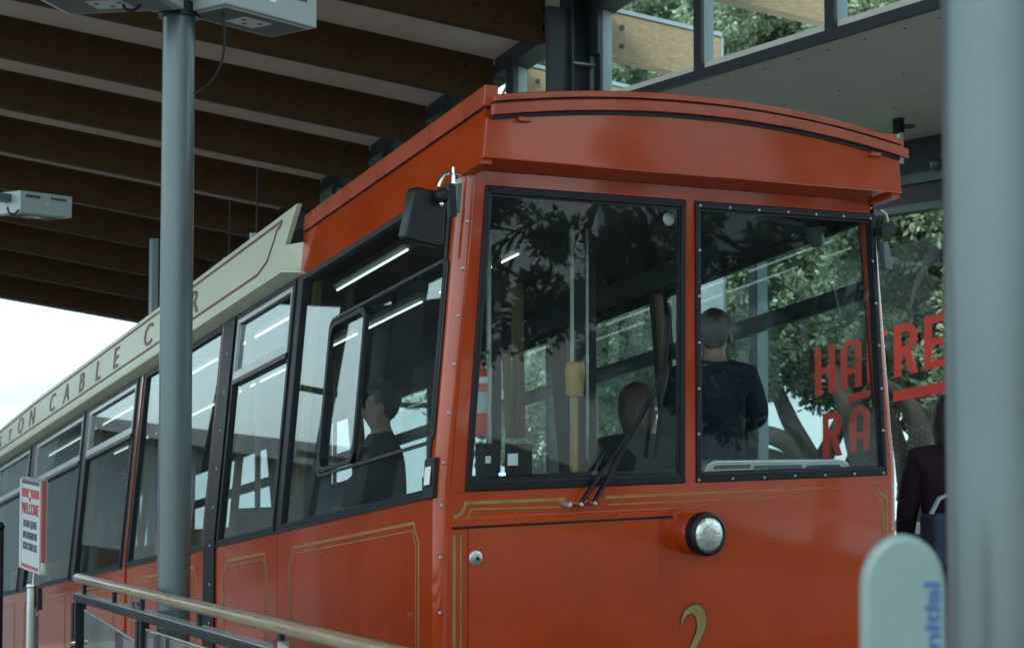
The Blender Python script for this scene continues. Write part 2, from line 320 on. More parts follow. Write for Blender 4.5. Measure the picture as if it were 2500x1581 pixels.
# big steel channel columns at the wall
def icolumn(x, y, z0, z1, label, wd=.17, dp=.24):
    r = thing('steel_column', label, 'column', (x, y, z0), 'steel columns along the clerestory wall')
    m = MB(); m.box(x, x+dp, y-.006, y+.006, z0, z1); m.build('web', M['darksteel'], r)
    m = MB(); m.box(x-.014, x, y-wd/2, y+wd/2, z0, z1); m.build('flange', M['darksteel'], r)
    m = MB(); m.box(x+dp, x+dp+.014, y-wd/2, y+wd/2, z0, z1); m.build('flange', M['palesteel'], r)
    for z in np.arange(z0+.7, z1, .8):
        m = MB(); m.box(x+.001, x+dp-.001, y-wd/2, y-.007, z, z+.012); m.build('stiffener', M['palesteel'], r)
    return r
icolumn(2.85, 3.67, -.8, 4.42, 'dark steel column with a stiffener plate, rising behind the middle of the red car roof', dp=.185)
icolumn(2.76, 9.0, -1.6, 3.45, 'slim dark steel column behind the sloping roof edge of the car, beside the small panes')
icolumn(2.76, 13.2, -2.2, 2.85, 'far dark steel column behind the cream name board')
def post(name, label, x, y, z0, z1, r, mt, cat='column', group=None):
    t = thing(name, label, cat, (x, y, z0), group)
    MB().tube([(x, y, z0), (x, y, z1)], r, 40).build('shaft', mt, t, smooth=True)
    MB().lathe([(r*1.9, 0), (r*1.9, .02), (r+.001, .022)], (x, y, z0), (0, 0, 1), 30).build('base_plate', mt, t)
    return t
# a narrow column by the left pole
cL = at(376, 600, 15.5)
t = thing('end_post', 'narrow pale edged steel post right beside the blurred grey pole, under the roof end', 'post', (cL.x, cL.y, -2))
MB().box(cL.x-.035, cL.x+.035, cL.y-.05, cL.y+.05, -2, 3.12).build('shaft', M['palesteel'], t, bevel=.003)
MB().box(cL.x+.037, cL.x+.05, cL.y-.06, cL.y+.06, -2, 3.12).build('flange', M['darksteel'], t)
# soffit
sf = thing('soffit', 'flat grey soffit board with screw heads running out from under the clerestory', 'soffit', (4.5, 0, SOFZ))
MB().box(3.06, 5.98, -1.0, 5.2, SOFZ-.001, SOFZ+.10).build('board', M['soffit'], sf)
MB().box(3.02, 3.058, -1.0, 5.2, SOFZ-.012, SOFZ+.05).build('edge_trim', M['darksteel'], sf)
sp = MB().lathe([(0, .0035), (.008, .003), (.010, 0)], (0, 0, 0), (0, 0, -1), 8).build('screw', M['darksteel'], sf); first = True
for y in np.arange(-.8, 4.9, .30):
    for x in (3.22, 4.1 if int(round(y/.3)) % 2 else 4.9):
        s_ = sp if first else sp.copy()
        if not first: COL.objects.link(s_)
        first = False; s_.matrix_parent_inverse = Matrix.Translation(-sf.location); s_.location = (x+random.uniform(-.01, .01), y+random.uniform(-.02, .02), SOFZ-.0015)
p_ = onZ(2212, 308, SOFZ-.004)
t = thing('downlight', 'round recessed downlight in the grey soffit by the pole', 'ceiling light', p_)
MB().lathe([(.075, 0), (.075, -.012), (.062, -.014), (.055, .0)], p_, (0, 0, 1), 28).build('trim_ring', M['greysteel'], t)
MB().lathe([(0, -.004), (.056, -.003)], p_, (0, 0, 1), 28).build('lens', M['cabgrey'], t)
# gutter / eave structure beyond the soffit
t = thing('gutter', 'dark eaves gutter along the outer edge of the soffit', 'gutter', (6, 0, 3.4))
MB().box(5.985, 6.14, -1.0, 15, 3.30, 3.68).build('gutter_box', M['darksteel'], t)
MB().box(5.94, 6.02, -1.0, 15, 3.22, 3.296).build('ledge', M['greysteel'], t)
MB().box(5.98, 6.10, -1.0, 15, 3.06, 3.215).build('head_beam', M['darksteel'], t)
MB().box(5.95, 6.12, -1.0, 15, 3.0, 3.056).build('lower_ledge', M['greysteel'], t)
q = onX(2285, 405, 5.9)
t = thing('bulkhead_lamp', 'small round bulkhead lamp fixed under the dark gutter', 'lamp', q)
MB().lathe([(.045, .03), (.045, 0), (.03, -.03), (0, -.045)], q, (0, 0, 1), 16).build('lens', M['greysteel'], t, smooth=True)
MB().lathe([(.052, .05), (.052, .031), (0, .031)], q, (0, 0, 1), 16).build('base', M['darksteel'], t)
# exit sign hung below soffit
q = onX(2194, 345, 5.2)
t = thing('exit_sign', 'green lit exit sign hanging edge on from the soffit above the car roof corner', 'exit sign', q)
MB().box(q.x-.012, q.x+.012, q.y-.02, q.y+.32, q.z-.16, q.z+.05).build('panel', M['green'], t)
MB().box(q.x-.016, q.x+.016, q.y-.035, q.y-.021, q.z-.17, q.z+.06).build('edge', M['whiteplastic'], t)
MB().box(q.x-.02, q.x+.02, q.y-.04, q.y+.04, q.z+.061, SOFZ-.003).build('hanger', M['blackmetal'], t)
# ---- glass wall with the greeting
gw = thing('glass_wall', 'tall station side glazing with pale mullions below the gutter', 'glass wall', (6, 2, 0))
gy = [-1.0, -.3, 1.35, 3.0, 4.68, 5.42, 7.0, 8.7, 10.4, 12.2, 14.0]
for i in range(len(gy)-1):
    y0, y1 = gy[i], gy[i+1]; zb = floor_z(y0)+.02
    MB().add([(6.02, y0+.005, zb), (6.02, y1-.005, zb), (6.02, y1-.005, 3.0), (6.02, y0+.005, 3.0)], [(0, 1, 2, 3)]).build('pane', M['wallglass'], gw)
for y in (5.42, 8.7, 12.2, -.95):
    MB().box(5.93, 6.05, y-.03, y+.06, floor_z(y), 2.99).build('mullion', M['palesteel'], gw, bevel=.004)
    MB().box(5.90, 5.928, y-.03, y+.06, floor_z(y), 2.99).build('mullion_shade_face', M['darksteel'], gw)  # room-side face darkened in colour, same as the clerestory mullions
MB().box(5.97, 6.0, 5.95, 6.45, floor_z(6), 2.7).build('blind', M['palesteel'], gw)
MB().box(5.94, 5.968, 6.5, 6.75, floor_z(6), 2.7).build('blind', M['greysteel'], gw)
# letters on the glass: quads in (s,h) sheared along the incline
def letters(glyphs, X, Y0, Z0, hgt, mt, parent, th=.004, slope=TA, XS=1.28):
    """each glyph: (s_offset, [polys]) unit cell 1 high"""
    for s0, polys in glyphs:
        m = MB()
        for P in polys:
            pts = [(X, Y0-(s0+x*hgt*XS), Z0+(s0+x*hgt*XS)*slope+y*hgt) for x, y in P]
            m.prism(pts, (-th, 0, 0))
        m.build('letter', mt, parent)
def arcq(cx, cy, r0, r1, a0, a1, n, sy=1):
    out = []
    for i in range(n):
        t0 = R(a0+(a1-a0)*i/n); t1 = R(a0+(a1-a0)*(i+1)/n)
        out.append([(cx+r0[0]*math.cos(t0), cy+r0[1]*math.sin(t0)), (cx+r1[0]*math.cos(t0), cy+r1[1]*math.sin(t0)), (cx+r1[0]*math.cos(t1), cy+r1[1]*math.sin(t1)), (cx+r0[0]*math.cos(t1), cy+r0[1]*math.sin(t1))])
    return out
GH = [[(0, 0), (.15, 0), (.15, 1), (0, 1)], [(.33, 0), (.48, 0), (.48, 1), (.33, 1)], [(.15, .42), (.33, .42), (.33, .56), (.15, .56)]]
GA = [[(0, 0), (.15, 0), (.15, .77), (0, .77)], [(.33, 0), (.48, 0), (.48, .77), (.33, .77)], [(.15, .28), (.33, .28), (.33, .42), (.15, .42)]]+arcq(.24, .77, (.09, .09), (.24, .23), 0, 180, 8)
GE = [[(0, 0), (.15, 0), (.15, 1), (0, 1)], [(.15, 0), (.42, 0), (.42, .15), (.15, .15)], [(.15, .43), (.38, .43), (.38, .57), (.15, .57)], [(.15, .85), (.42, .85), (.42, 1), (.15, 1)]]
GR = [[(0, 0), (.15, 0), (.15, 1), (0, 1)], [(.15, .85), (.24, .85), (.24, 1), (.15, 1)], [(.15, .42), (.24, .42), (.24, .56), (.15, .56)], [(.20, .42), (.34, .42), (.50, 0), (.34, 0)][::1]]+arcq(.24, .71, (.10, .14), (.25, .29), -90, 90, 8)
GR[3] = [(.21, .419), (.35, .44), (.50, 0), (.34, 0)]
gs = thing('greeting_lettering', 'large red painted greeting letters on the station glass beside the car', 'lettering', (5.99, 4, 1.5))
a0 = onX(1991, 968, 6.0); a1 = onX(1991, 851, 6.0); hh = a1.z-a0.z
eY = onX(2183, 918, 6.0).y
st = .60*hh
sR = (a0.y-onX(2192, 900, 6.0).y)
def sb(px, py=930): return a0.y-onX(px, py, 6.0).y
letters([(0, GH), (sb(2053), GA), (sb(2118), GE), (sb(2184), GR), (sb(2258), GE)], 6.0, a0.y, a0.z, hh, M['textred'], gs)
b0 = onX(2010, 1119, 6.0); b1 = onX(2002, 1008, 6.0)
letters([(0, GR), (onX(2010, 1119, 6.0).y-onX(2076, 1110, 6.0).y, GA)], 6.0, b0.y, b0.z, (b1.z-b0.z)*.98, M['textred'], gs)
def bar(pa, pb, hgt, nm):
    A, B = onX(*pa, 6.0), onX(*pb, 6.0); MB().prism([A, B, B-Vector((0, 0, hgt)), A-Vector((0, 0, hgt))], (-.004, 0, 0)).build(nm, M['textred'], gs)
bar((2069, 964), (2124, 951), .062, 'macron'); bar((2181, 955), (2330, 926), .085, 'underline')
m = MB()
for i in range(46):
    for j in range(20):
        y, z = 1.6+i*.055, .30+j*.046+(i % 2)*.023-(i*.055)*.10+.25
        m.prism([(6.012, y+.003*math.cos(a), z+.003*math.sin(a)) for a in (0, 1.57, 3.14, 4.71)], (-.001, 0, 0))
m.build('dot_pattern', M['whiteplastic'], gw)
# white rail beyond glass
r0, r1 = onX(2100, 1272, 6.4), onX(2420, 1256, 6.4)
t = thing('white_rail', 'plain white horizontal rail beyond the glass, low beside the car side', 'rail', r0)
MB().beam(Vector((6.4, 12, r0.z)), Vector((6.4, -6, r0.z)), .04, .09).build('rail_board', M['whiteplastic'], t)
for y in (-4, -1.5, 1, 3.5, 6, 8.5, 11): MB().box(6.44, 6.50, y-.03, y+.03, -1.6, r0.z+.04).build('post', M['whiteplastic'], t)
# ================================================================== CABLE CAR
car = thing('cable_car', 'red cable car with cream name board, two framed windscreens and a single headlight', 'cable car', (1.25, 5, -.2))
CY1 = 14.0
def KL(Y, h, off=0, right=False):   # a point on the body side; off outward
    x = TP*max(h, 0)-off
    return Vector(((W-x) if right else x, Y, ZK-Y*TA+h))
def spanel(m, Y0, Y1, h0, h1, o0, o1, right=False):   # slab between offsets o0<o1 (outward)
    hs = [h0, h1] if (h0 >= 0 or h1 <= 0) else [h0, 0, h1]
    for a, b in zip(hs[:-1], hs[1:]):
        m.hexa([KL(Y0, a, o0, right), KL(Y1, a, o0, right), KL(Y1, a, o1, right), KL(Y0, a, o1, right), KL(Y0, b, o0, right), KL(Y1, b, o0, right), KL(Y1, b, o1, right), KL(Y0, b, o1, right)])
    return m
HB, HT = -.03, 1.275     # window band
CRD = .055               # corner radius
# lower side panels
for right in (False, True):
    for (y0, y1, nm) in ((CRD, 1.845, 'side_panel'), (1.851, 2.852, 'side_panel'), (3.06, 4.90, 'door_panel'), (4.906, 6.42, 'side_panel'), (6.426, 8.40, 'side_panel'), (8.406, 10.2, 'side_panel'), (10.206, CY1, 'side_panel')):
        spanel(MB(), y0, y1, -1.55, HB, -.05, 0, right).build(nm, M['red'], car)
# upper side pillars, frames and glazing
bays = [(CRD+.035, 1.82, 'front'), (1.90, 2.83, 'vent'), (3.08, 4.76, 'door'), (4.94, 6.33, 'vent'), (6.49, 8.28, 'vent'), (8.52, 10.1, 'vent'), (10.3, 11.9, 'vent'), (12.1, 13.8, 'vent')]
for right in (False, True):
    edges = [CRD]+[e for b in bays for e in b[:2]]+[CY1]
    for i in range(0, len(edges), 2):
        y0, y1 = edges[i], edges[i+1]
        if y1-y0 < .01: continue
        mt = M['red'] if i == 0 or abs(y0-1.82) < .01 and False else M['blackmetal']
        if i == 4: continue
        spanel(MB(), y0, y1, HB+.002, HT, -.045, -.002, right).build('pillar', mt, car)
    # door jamb black strip with bolts, slightly proud
    js = spanel(MB(), 2.83, 3.08, HB, HT+.06, -.045, -.004, right).build('door_jamb', M['blackmetal'], car)
    js2 = spanel(MB(), 2.856, 3.056, -1.5, HT, -.0035, .012, right).build('door_track', M['black'], car)
    spanel(MB(), 3.062, 3.078, -1.5, HT, -.003, .008, right).build('door_edge', M['red'], car)
    spanel(MB(), 4.80, 4.822, -1.5, HT, .001, .01, right).build('door_edge', M['red'], car)
    for (y0, y1, kind) in bays:
        fr = .028
        f = MB()
        for (a, b, c, d_) in ((y0, y1, HB, HB+fr), (y0, y1, HT-fr, HT), (y0, y0+fr, HB+fr, HT-fr), (y1-fr, y1, HB+fr, HT-fr)):
            spanel(f, a, b, c, d_, -.03, .006, right)
        wn_ = f.build('side_window', M['black'], car)
        gl = spanel(MB(), y0+fr, y1-fr, HB+fr, HT-fr, -.016, -.0155, right)
        gl = MB(); gl.add([KL(y0+fr-.005, HB+fr, -.012, right), KL(y1-fr+.005, HB+fr, -.012, right), KL(y1-fr+.005, 0, -.012, right), KL(y0+fr-.005, 0, -.012, right), KL(y1-fr+.005, HT-fr, -.012, right), KL(y0+fr-.005, HT-fr, -.012, right)], [(0, 1, 2, 3), (3, 2, 4, 5)])
        gl.build('pane', M['sideglass'], wn_)
        if kind == 'vent' or right:
            v = MB()
            for (a, b, c, d_) in ((y0+.03, y1-.03, .90, .945), (y0+.03, y1-.03, HT-.055, HT-.03), (y0+.03, y0+.045, .945, HT-.055), (y1-.045, y1-.03, .945, HT-.055)):
                spanel(v, a, b, c, d_, -.011, .010, right)
            v.build('vent_frame', M['blackmetal'] if right else M['alu'], wn_)
            spanel(MB(), y0+.03, y1-.03, .855 if right else .872, .898, -.011, .016, right).build('vent_bar', M['blackmetal'], wn_)
        # inner varnished liner seen inside the pillar
        spanel(MB(), y1-.06, y1-.028, HB+.03, HT-.04, -.09, -.05, right).build('liner', M['varnish'], wn_)
# sill trim line and lower window trims
for right in (False, True):
    for (a, b) in ((CRD, 2.85), (3.08, 4.79), (4.93, CY1)):
        spanel(MB(), a, b, HB-.012, HB-.001, .0005, .010, right).build('sill_trim', M['blackmetal'], car)
# sliding sash in the front side window, rounded
def rr_path(y0, y1, h0, h1, r, n=5):
    pts = []
    for (cy, ch, a0) in ((y1-r, h1-r, 0), (y0+r, h1-r, 90), (y0+r, h0+r, 180), (y1-r, h0+r, 270)):
        for i in range(n+1):
            a = R(a0+90*i/n); pts.append((cy+r*math.cos(a), ch+r*math.sin(a)))
    return pts
pA = [(y, h) for y, h in rr_path(.95, 1.60, .20, .99, .07)]
sw = [o for o in kids(car) if o.name.startswith('side_window')][0]
def ringm(path, t, o0, o1, right=False):
    cy = sum(p[0] for p in path)/len(path); ch = sum(p[1] for p in path)/len(path)
    inner = [(p[0]-t*(1 if p[0] > cy else -1), p[1]-t*(1 if p[1] > ch else -1)) for p in path]
    m = MB(); n = len(path)
    A = [KL(y, h, o1, right) for y, h in path]; B = [KL(y, h, o1, right) for y, h in inner]; C = [KL(y, h, o0, right) for y, h in path]; D = [KL(y, h, o0, right) for y, h in inner]
    m.v = [tuple(p) for p in A+B+C+D]
    for i in range(n):
        j = (i+1) % n; m.f += [(i, j, n+j, n+i), (2*n+i, 3*n+i, 3*n+j, 2*n+j), (i, 2*n+i, 2*n+j, j), (n+i, n+j, 3*n+j, 3*n+i)]
    return m
P4 = [onX(*c, .06) for c in ((802, 800), (1060, 700), (1050, 1075), (800, 1150))]
pS = rr_path(.90, 1.345, .205, .930, .06)
ringm(pS, .022, -.010, .012).build('sliding_sash', M['black'], sw)
ringm(rr_path(.07, 1.365, .185, .955, .05), .014, -.010, .006).build('sash_channel', M['blackmetal'], sw)
# top of the side: black band between window and board, red fascia
spanel(MB(), -.145, 1.846, HT+.002, 1.50, -.05, .004).build('fascia', M['red'], car)
spanel(MB(), -.15, 1.846, 1.512, 1.60, -.05, .012).build('fascia_top', M['redroof'], car, bevel=.004)
spanel(MB(), -.15, 1.846, 1.5005, 1.512, -.05, -.004).build('fascia_groove', M['black'], car)
spanel(MB(), -.145, CY1, HT+.002, 1.50, -.05, .004, True).build('fascia', M['red'], car)
spanel(MB(), -.15, CY1, 1.512, 1.58, -.05, .012, True).build('fascia_top', M['redroof'], car, bevel=.004)
spanel(MB(), 1.85, CY1, HT+.001, 1.56, -.06, -.01).build('roof_side_band', M['blackmetal'], car)
# cream name board
nbd = None
m = MB(); OB = .075
def KB(Y, h, o=OB):  # board face leans outward a little
    return KL(Y, h, o)
yb = 13.4
poly = [KB(2.02, 1.335), KB(yb-.5, 1.335), KB(yb, 1.36), KB(yb+.2, 1.42), KB(yb, 1.52), KB(11.0, 1.585), KB(9.2, 1.63), KB(8.0, 1.645), KB(1.80, 1.645)]
nbd = MB().prism(poly, (.03, 0, 0)).build('name_board', M['cream'], car, bevel=.003)
m = MB(); m.prism([KB(1.95, 1.335), KB(yb-.5, 1.335), KL(yb-.5, 1.30, -.02), KL(1.80, 1.30, -.02)], (0, 0, -.012)); m.build('board_underside', M['cream'], nbd)
m = MB(); m.prism([KB(2.02, 1.336, OB-.001), KB(1.93, 1.46, OB-.001), KL(1.835, 1.46, -.008), KL(1.835, 1.315, -.008)], (0, .01, 0)); m.build('end_return', M['cream'], nbd)
def bline(pts, t, nm='trim_line', mt='maroon', off=OB+.002):
    m = MB()
    for (a, b) in zip(pts[:-1], pts[1:]):
        A, B = KB(a[0], a[1], off), KB(b[0], b[1], off); d = (B-A).normalized(); nrm = Vector((-1, 0, 0)); sdv = d.cross(nrm).normalized()*t/2
        m.prism([A-sdv, B-sdv, B+sdv, A+sdv], (-.002, 0, 0))
    return m.build(nm, M[mt], nbd)
bline([(yb-.7, 1.395), (2.33, 1.395), (2.19, 1.435), (2.13, 1.50), (2.10, 1.535), (2.075, 1.575), (2.03, 1.585)], .014)
bline([(2.0, 1.607), (8.2, 1.607), (11.0, 1.56), (yb-.7, 1.51)], .014); bline([(2.0, 1.607), (2.03, 1.575)], .014)
def text_mesh(s, size, mt, parent, name, place, extrude=.0015, shear=0, bold=0, align='LEFT', xs=1.0):
    c = bpy.data.curves.new(name, 'FONT'); c.body = s; c.size = size; c.shear = shear; c.offset = bold; c.align_x = align; c.extrude = extrude; c.resolution_u = 3
    o = bpy.data.objects.new(name, c); COL.objects.link(o); bpy.context.view_layer.update()
    me = bpy.data.meshes.new_from_object(o.evaluated_get(bpy.context.evaluated_depsgraph_get())); COL.objects.unlink(o); bpy.data.objects.remove(o)
    for v in me.vertices: v.co = place(v.co.x*xs, v.co.y, v.co.z)
    me.materials.clear(); me.materials.append(mt); ob = bpy.data.objects.new(name, me); COL.objects.link(ob)
    if parent: ob.parent = parent; ob.matrix_parent_inverse = Matrix.Translation(-parent_world(parent))
    return ob
# lettering reads uphill: CAR ends near the front; Y decreases along the text
def board_text(s, ystart, adv, mt=None):
    for i, chh in enumerate(s):
        if chh == ' ': continue
        y0 = ystart-adv*i
        text_mesh(chh, .215 if y0 < 9 else .15, M['letterpaint'], nbd, 'letter', lambda x, y, z, y0=y0: KB(y0-x, 1.425+y, OB+.0025+z+.0015), shear=0.0, bold=.001, xs=1.45, align='CENTER')
board_text('WELLINGTON', 8.26+9*.50, .50); board_text('CABLE', 7.44, .52); board_text('CAR', 4.52, .51)
# ---- roof shell
def zl(X): return 2.68+.095*(1-((X-1.25)/1.12)**2)
def ztop(X): return zl(X)+.082
N_ = 28
m = MB()
Xs = [.16+(2.34-.16)*i/N_ for i in range(N_+1)]
ysr = [-.12, 0, 3, 6, 9, 10.6, 11.4, 11.9]; dr = [0, 0, 0, 0, 0, .02, .10, .26]
for y, dz in zip(ysr, dr):
    for x in Xs: m.v.append((x, y, ztop(x)-y*TA+.0-.012-dz-(.0)))
n1 = N_+1
for j in range(len(ysr)-1):
    for i in range(N_): m.f.append((j*n1+i, j*n1+i+1, (j+1)*n1+i+1, (j+1)*n1+i))
m.build('roof', M['redroof'], car, smooth=True)
# ---- visor
vz = lambda Y: ZK-Y*TA
VY = -.165
def vx(h, right=False): return W-TP*h if right else TP*h
hb = 1.296
bot = [(vx(hb), VY, vz(VY)+hb), (vx(hb, True), VY, vz(VY)+hb)]
top = [(x, VY, zl(x)) for x in reversed([.135+(2.365-.135)*i/N_ for i in range(N_+1)])]
vis = MB().prism(bot+top, (0, .15, .0)).build('visor', M['red'], car, bevel=.004)
m = MB(); m.hexa([(vx(hb), VY+.001, vz(VY)+hb-.001), (vx(hb, True), VY+.001, vz(VY)+hb-.001), (vx(hb, True), .002, vz(0)+hb), (vx(hb), .002, vz(0)+hb),
                  (vx(hb)+.01, VY+.01, vz(VY)+hb+.03), (vx(hb, True)-.01, VY+.01, vz(VY)+hb+.03), (vx(hb, True)-.01, .002, vz(0)+hb+.03), (vx(hb)+.01, .002, vz(0)+hb+.03)]); m.build('visor_underside', M['red'], vis)
def arcbar(x0, x1, y0, y1, f0, f1, name, mt, par, bevel=.003):
    m = MB(); n = N_
    for i in range(n+1):
        x = x0+(x1-x0)*i/n; m.v += [(x, y0, f0(x)), (x, y0, f1(x)), (x, y1, f1(x)), (x, y1, f0(x))]
    for i in range(n):
        a = 4*i; b = a+4
        for k in range(4): m.f.append((a+k, a+(k+1) % 4, b+(k+1) % 4, b+k))
    m.f += [(0, 1, 2, 3), (4*n+3, 4*n+2, 4*n+1, 4*n)]
    return m.build(name, mt, par, bevel=bevel, smooth=True)
rim = arcbar(.150, 2.40, VY-.028, VY-.001, lambda x: zl(x)+.004, lambda x: zl(x)+.050, 'roof_rim', M['redroof'], car)
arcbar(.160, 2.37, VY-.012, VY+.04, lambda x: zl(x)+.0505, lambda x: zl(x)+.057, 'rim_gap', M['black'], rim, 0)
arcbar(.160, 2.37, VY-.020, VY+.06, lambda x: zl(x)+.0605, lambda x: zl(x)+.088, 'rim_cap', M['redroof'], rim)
arcbar(.150, 2.36, VY-.010, VY-.0005, lambda x: zl(x)-.012, lambda x: zl(x)+.0035, 'rim_shadow_strip', M['black'], rim, 0)  # black strip drawn in for the shadow line beneath the rim
for xx in (.30, 2.20): MB().box(xx-.03, xx+.03, VY-.024, VY-.001, zl(xx)-.032, zl(xx)-.013).build('rim_clip', M['redroof'], rim, bevel=.003)
# gutter horn at the right end of the rim
m = MB().lathe([(0, .05), (.03, .045), (.05, .02), (.055, -.02), (.05, -.06)], (2.28, -.02, 2.775), (0, 0, 1), 14); m.build('roof_end_boss', M['redroof'], car, smooth=True)
# ---- front wall (Y=0 face)
FY = 0.0
TH = .05
def fprism(pts, name, mt, y0=FY, th=TH, bevel=0, par=None):
    return MB().prism([(x, y0, z) for x, z in pts], (0, th, 0)).build(name, mt, par or car, bevel=bevel)
zb, zt = 1.166, 2.43; zbv = 2.489
def xl(z): return TP*max(0, z-ZK)
XL0, XL1 = lambda z: .12+(z-zb)*(.215-.12)/(zt-zb), lambda z: 1.220+(z-zb)*.010
XR0, XR1 = lambda z: 1.283, lambda z: 2.417-(z-zb)*(2.417-2.351)/(zt-zb)
# front lower panel with access panel recess lines
fprism([(CRD, -.6), (W-CRD, -.6), (W-CRD, zb), (CRD, zb)], 'front_panel', M['red'])
fprism([(xl(zb)+CRD, zb+.0005), (XL0(zb), zb+.0005), (XL0(zt), zt), (XL0(zt), zbv), (xl(zbv)+CRD, zbv)], 'front_pillar', M['red'])
fprism([(XL0(zt)+.0005, zt), (XR1(zt)-.0005, zt), (XR1(zt)-.0005, zbv), (XL0(zt)+.0005, zbv)], 'front_header', M['red'])
fprism([(XL1(zb), zb+.0005), (XR0(zb), zb+.0005), (XR0(zt), zt-.0005), (XL1(zt), zt-.0005)], 'centre_pillar', M['red'])
fprism([(XR1(zb), zb+.0005), (W-xl(zb)-CRD, zb+.0005), (W-xl(zbv)-CRD, zbv), (XR1(zt), zbv), (XR1(zt), zt)], 'front_pillar', M['red'])
# rounded corners
for right in (False, True):
    m = MB(); n = 6
    for z in (-.6, ZK, zbv+.002):
        for i in range(n+1):
            a = R(90*i/n); X = CRD-CRD*math.cos(a)+xl(z); Y = CRD-CRD*math.sin(a); m.v.append(((W-X) if right else X, Y, z))
        m.v.append(((W-xl(z)-CRD) if right else xl(z)+CRD, CRD+.02, z))
    k = n+2
    for j in range(2):
        for i in range(k): m.f.append((j*k+i, j*k+(i+1) % k, (j+1)*k+(i+1) % k, (j+1)*k+i))
    m.f += [tuple(range(k))[::-1], tuple(range(2*k, 3*k))]
    m.build('corner_post', M['red'], car, smooth=True)
# windscreens
def windscreen(x0, x1, nm):
    t = .026; m = MB()
    def q(z): return x0(z), x1(z)
    A = [(x0(zb), zb), (x1(zb), zb), (x1(zt), zt), (x0(zt), zt)]; B = [(x0(zb)+t, zb+.040), (x1(zb)-t, zb+.040), (x1(zt)-t, zt-.036), (x0(zt)+t, zt-.036)]
    for i in range(4):
        j = (i+1) % 4; m.prism([(A[i][0], -.012, A[i][1]), (A[j][0], -.012, A[j][1]), (B[j][0], -.012, B[j][1]), (B[i][0], -.012, B[i][1])], (0, .045, 0))
    w_ = m.build(nm, M['black'], car, bevel=.005)
    MB().add([(B[0][0]-.004, .008, B[0][1]-.004), (B[1][0]+.004, .008, B[1][1]-.004), (B[2][0]+.004, .008, B[2][1]+.004), (B[3][0]-.004, .008, B[3][1]+.004)], [(0, 1, 2, 3)]).build('pane', M['glass'], w_)
    s = .007; C = [(B[0][0]+s, B[0][1]+s), (B[1][0]-s, B[1][1]+s), (B[2][0]-s, B[2][1]-s), (B[3][0]+s, B[3][1]-s)]; m = MB()
    for i in range(4):
        j = (i+1) % 4; m.prism([(B[i][0], -.002, B[i][1]), (B[j][0], -.002, B[j][1]), (C[j][0], -.002, C[j][1]), (C[i][0], -.002, C[i][1])], (0, .008, 0))
    m.build('inner_seal', M['blackmetal'], w_)
    return w_
ws1 = windscreen(XL0, XL1, 'windscreen'); ws2 = windscreen(XR0, XR1, 'windscreen')
def bolt(x, z, par, r=.007, y=-.013, mt='alu'):
    return MB().lathe([(0, .006), (r*.7, .005), (r, 0)], (x, y, z), (0, -1, 0), 10).build('bolt', M[mt], par, smooth=True)
BP = [(1709, 502), (1782, 507), (1853, 513), (1924, 518), (1992, 523), (2059, 528), (2125, 534), (1708, 611), (1707, 723), (1707, 836), (1706, 948), (1706, 1059), (1706, 1171), (1789, 1168), (1866, 1165), (1941, 1161), (2014, 1159), (2086, 1156), (2157, 1154), (2131, 637), (2138, 740), (2146, 843), (2152, 948), (2156, 1050)]
for c in BP:
    q = onY(c[0], c[1], -.013); bolt(q.x, q.z, ws2)
for c in ((1153, 423), (1141, 540), (1130, 655), (1119, 770), (1108, 888), (1096, 1008), (1084, 1129), (1078, 1233), (1076, 1360), (1074, 1495)):
    q = onY(c[0], c[1], 0); bolt(q.x, q.z, car, .008, -.0005)
for c in ((2150, 510), (2152, 608), (2158, 708), (2164, 805), (2171, 903), (2178, 1004), (2184, 1105), (2187, 1190), (2188, 1290)):
    q = onY(c[0], c[1], 0); bolt(min(q.x, W-.05-xl(q.z)), q.z, car, .007, -.0005)
for z in np.arange(-.2, 2.4, .22):
    MB().lathe([(0, .005), (.006, .004), (.008, 0)], KL(2.93, z-ZK+2.93*TA, .012), (-1, 0, 0), 8).build('bolt', M['alu'], car) if z-ZK+2.93*TA < HT-.05 else None
# gold lines
def gline(pts, t, y=-.0005, par=car, closed=False):
    m = MB(); P = [Vector((a, y, b)) for a, b in pts]; n = len(P)
    # mitred strip
    L_, R_ = [], []
    for i in range(n):
        d0 = (P[i]-P[i-1]).normalized() if i > 0 else None; d1 = (P[i+1]-P[i]).normalized() if i < n-1 else None
        d = ((d0 or d1)+(d1 or d0)).normalized(); nn = Vector((-d.z, 0, d.x)); k = 1/max(.5, nn.dot(Vector((-(d0 or d1).z, 0, (d0 or d1).x))))
        L_.append(P[i]+nn*t/2*k); R_.append(P[i]-nn*t/2*k)
    for i in range(n-1): m.prism([L_[i], L_[i+1], R_[i+1], R_[i]], (0, -.0015, 0))
    return m.build('gold_line', M['gold'], par)
def scallop(cx, cz, r, a0, a1, n=7): return [(cx+r*math.cos(R(a0+(a1-a0)*i/n)), cz+r*math.sin(R(a0+(a1-a0)*i/n))) for i in range(n+1)]
zg = 1.118; xa, xb = .072, 2.418; rc = .062
gap = (.60, .80)
gline([(xa, .99), (xa, -.5)][::-1], .013)
gline(scallop(xa-.01, zg+.008, rc, -82, -6)+[(gap[0], zg)], .013)
gline([(gap[1], zg)]+[(xb-rc+.008, zg)]+scallop(xb+.002, zg+.006, rc, 186, 264)[0:]+[(xb, zg-rc), (xb, -.5)], .013)
gline([(xa+.030, .99), (xa+.030, -.5)], .006)
gline(scallop(xa-.004, zg-.004, rc+.022, -70, -14)+[(gap[0]-.02, zg-.032)], .006)
gline([(gap[1]+.02, zg-.032), (xb-rc-.012, zg-.032)]+scallop(xb+.002, zg+.006, rc+.030, 205, 250)+[(xb-.030, zg-rc-.028), (xb-.030, -.5)], .006)
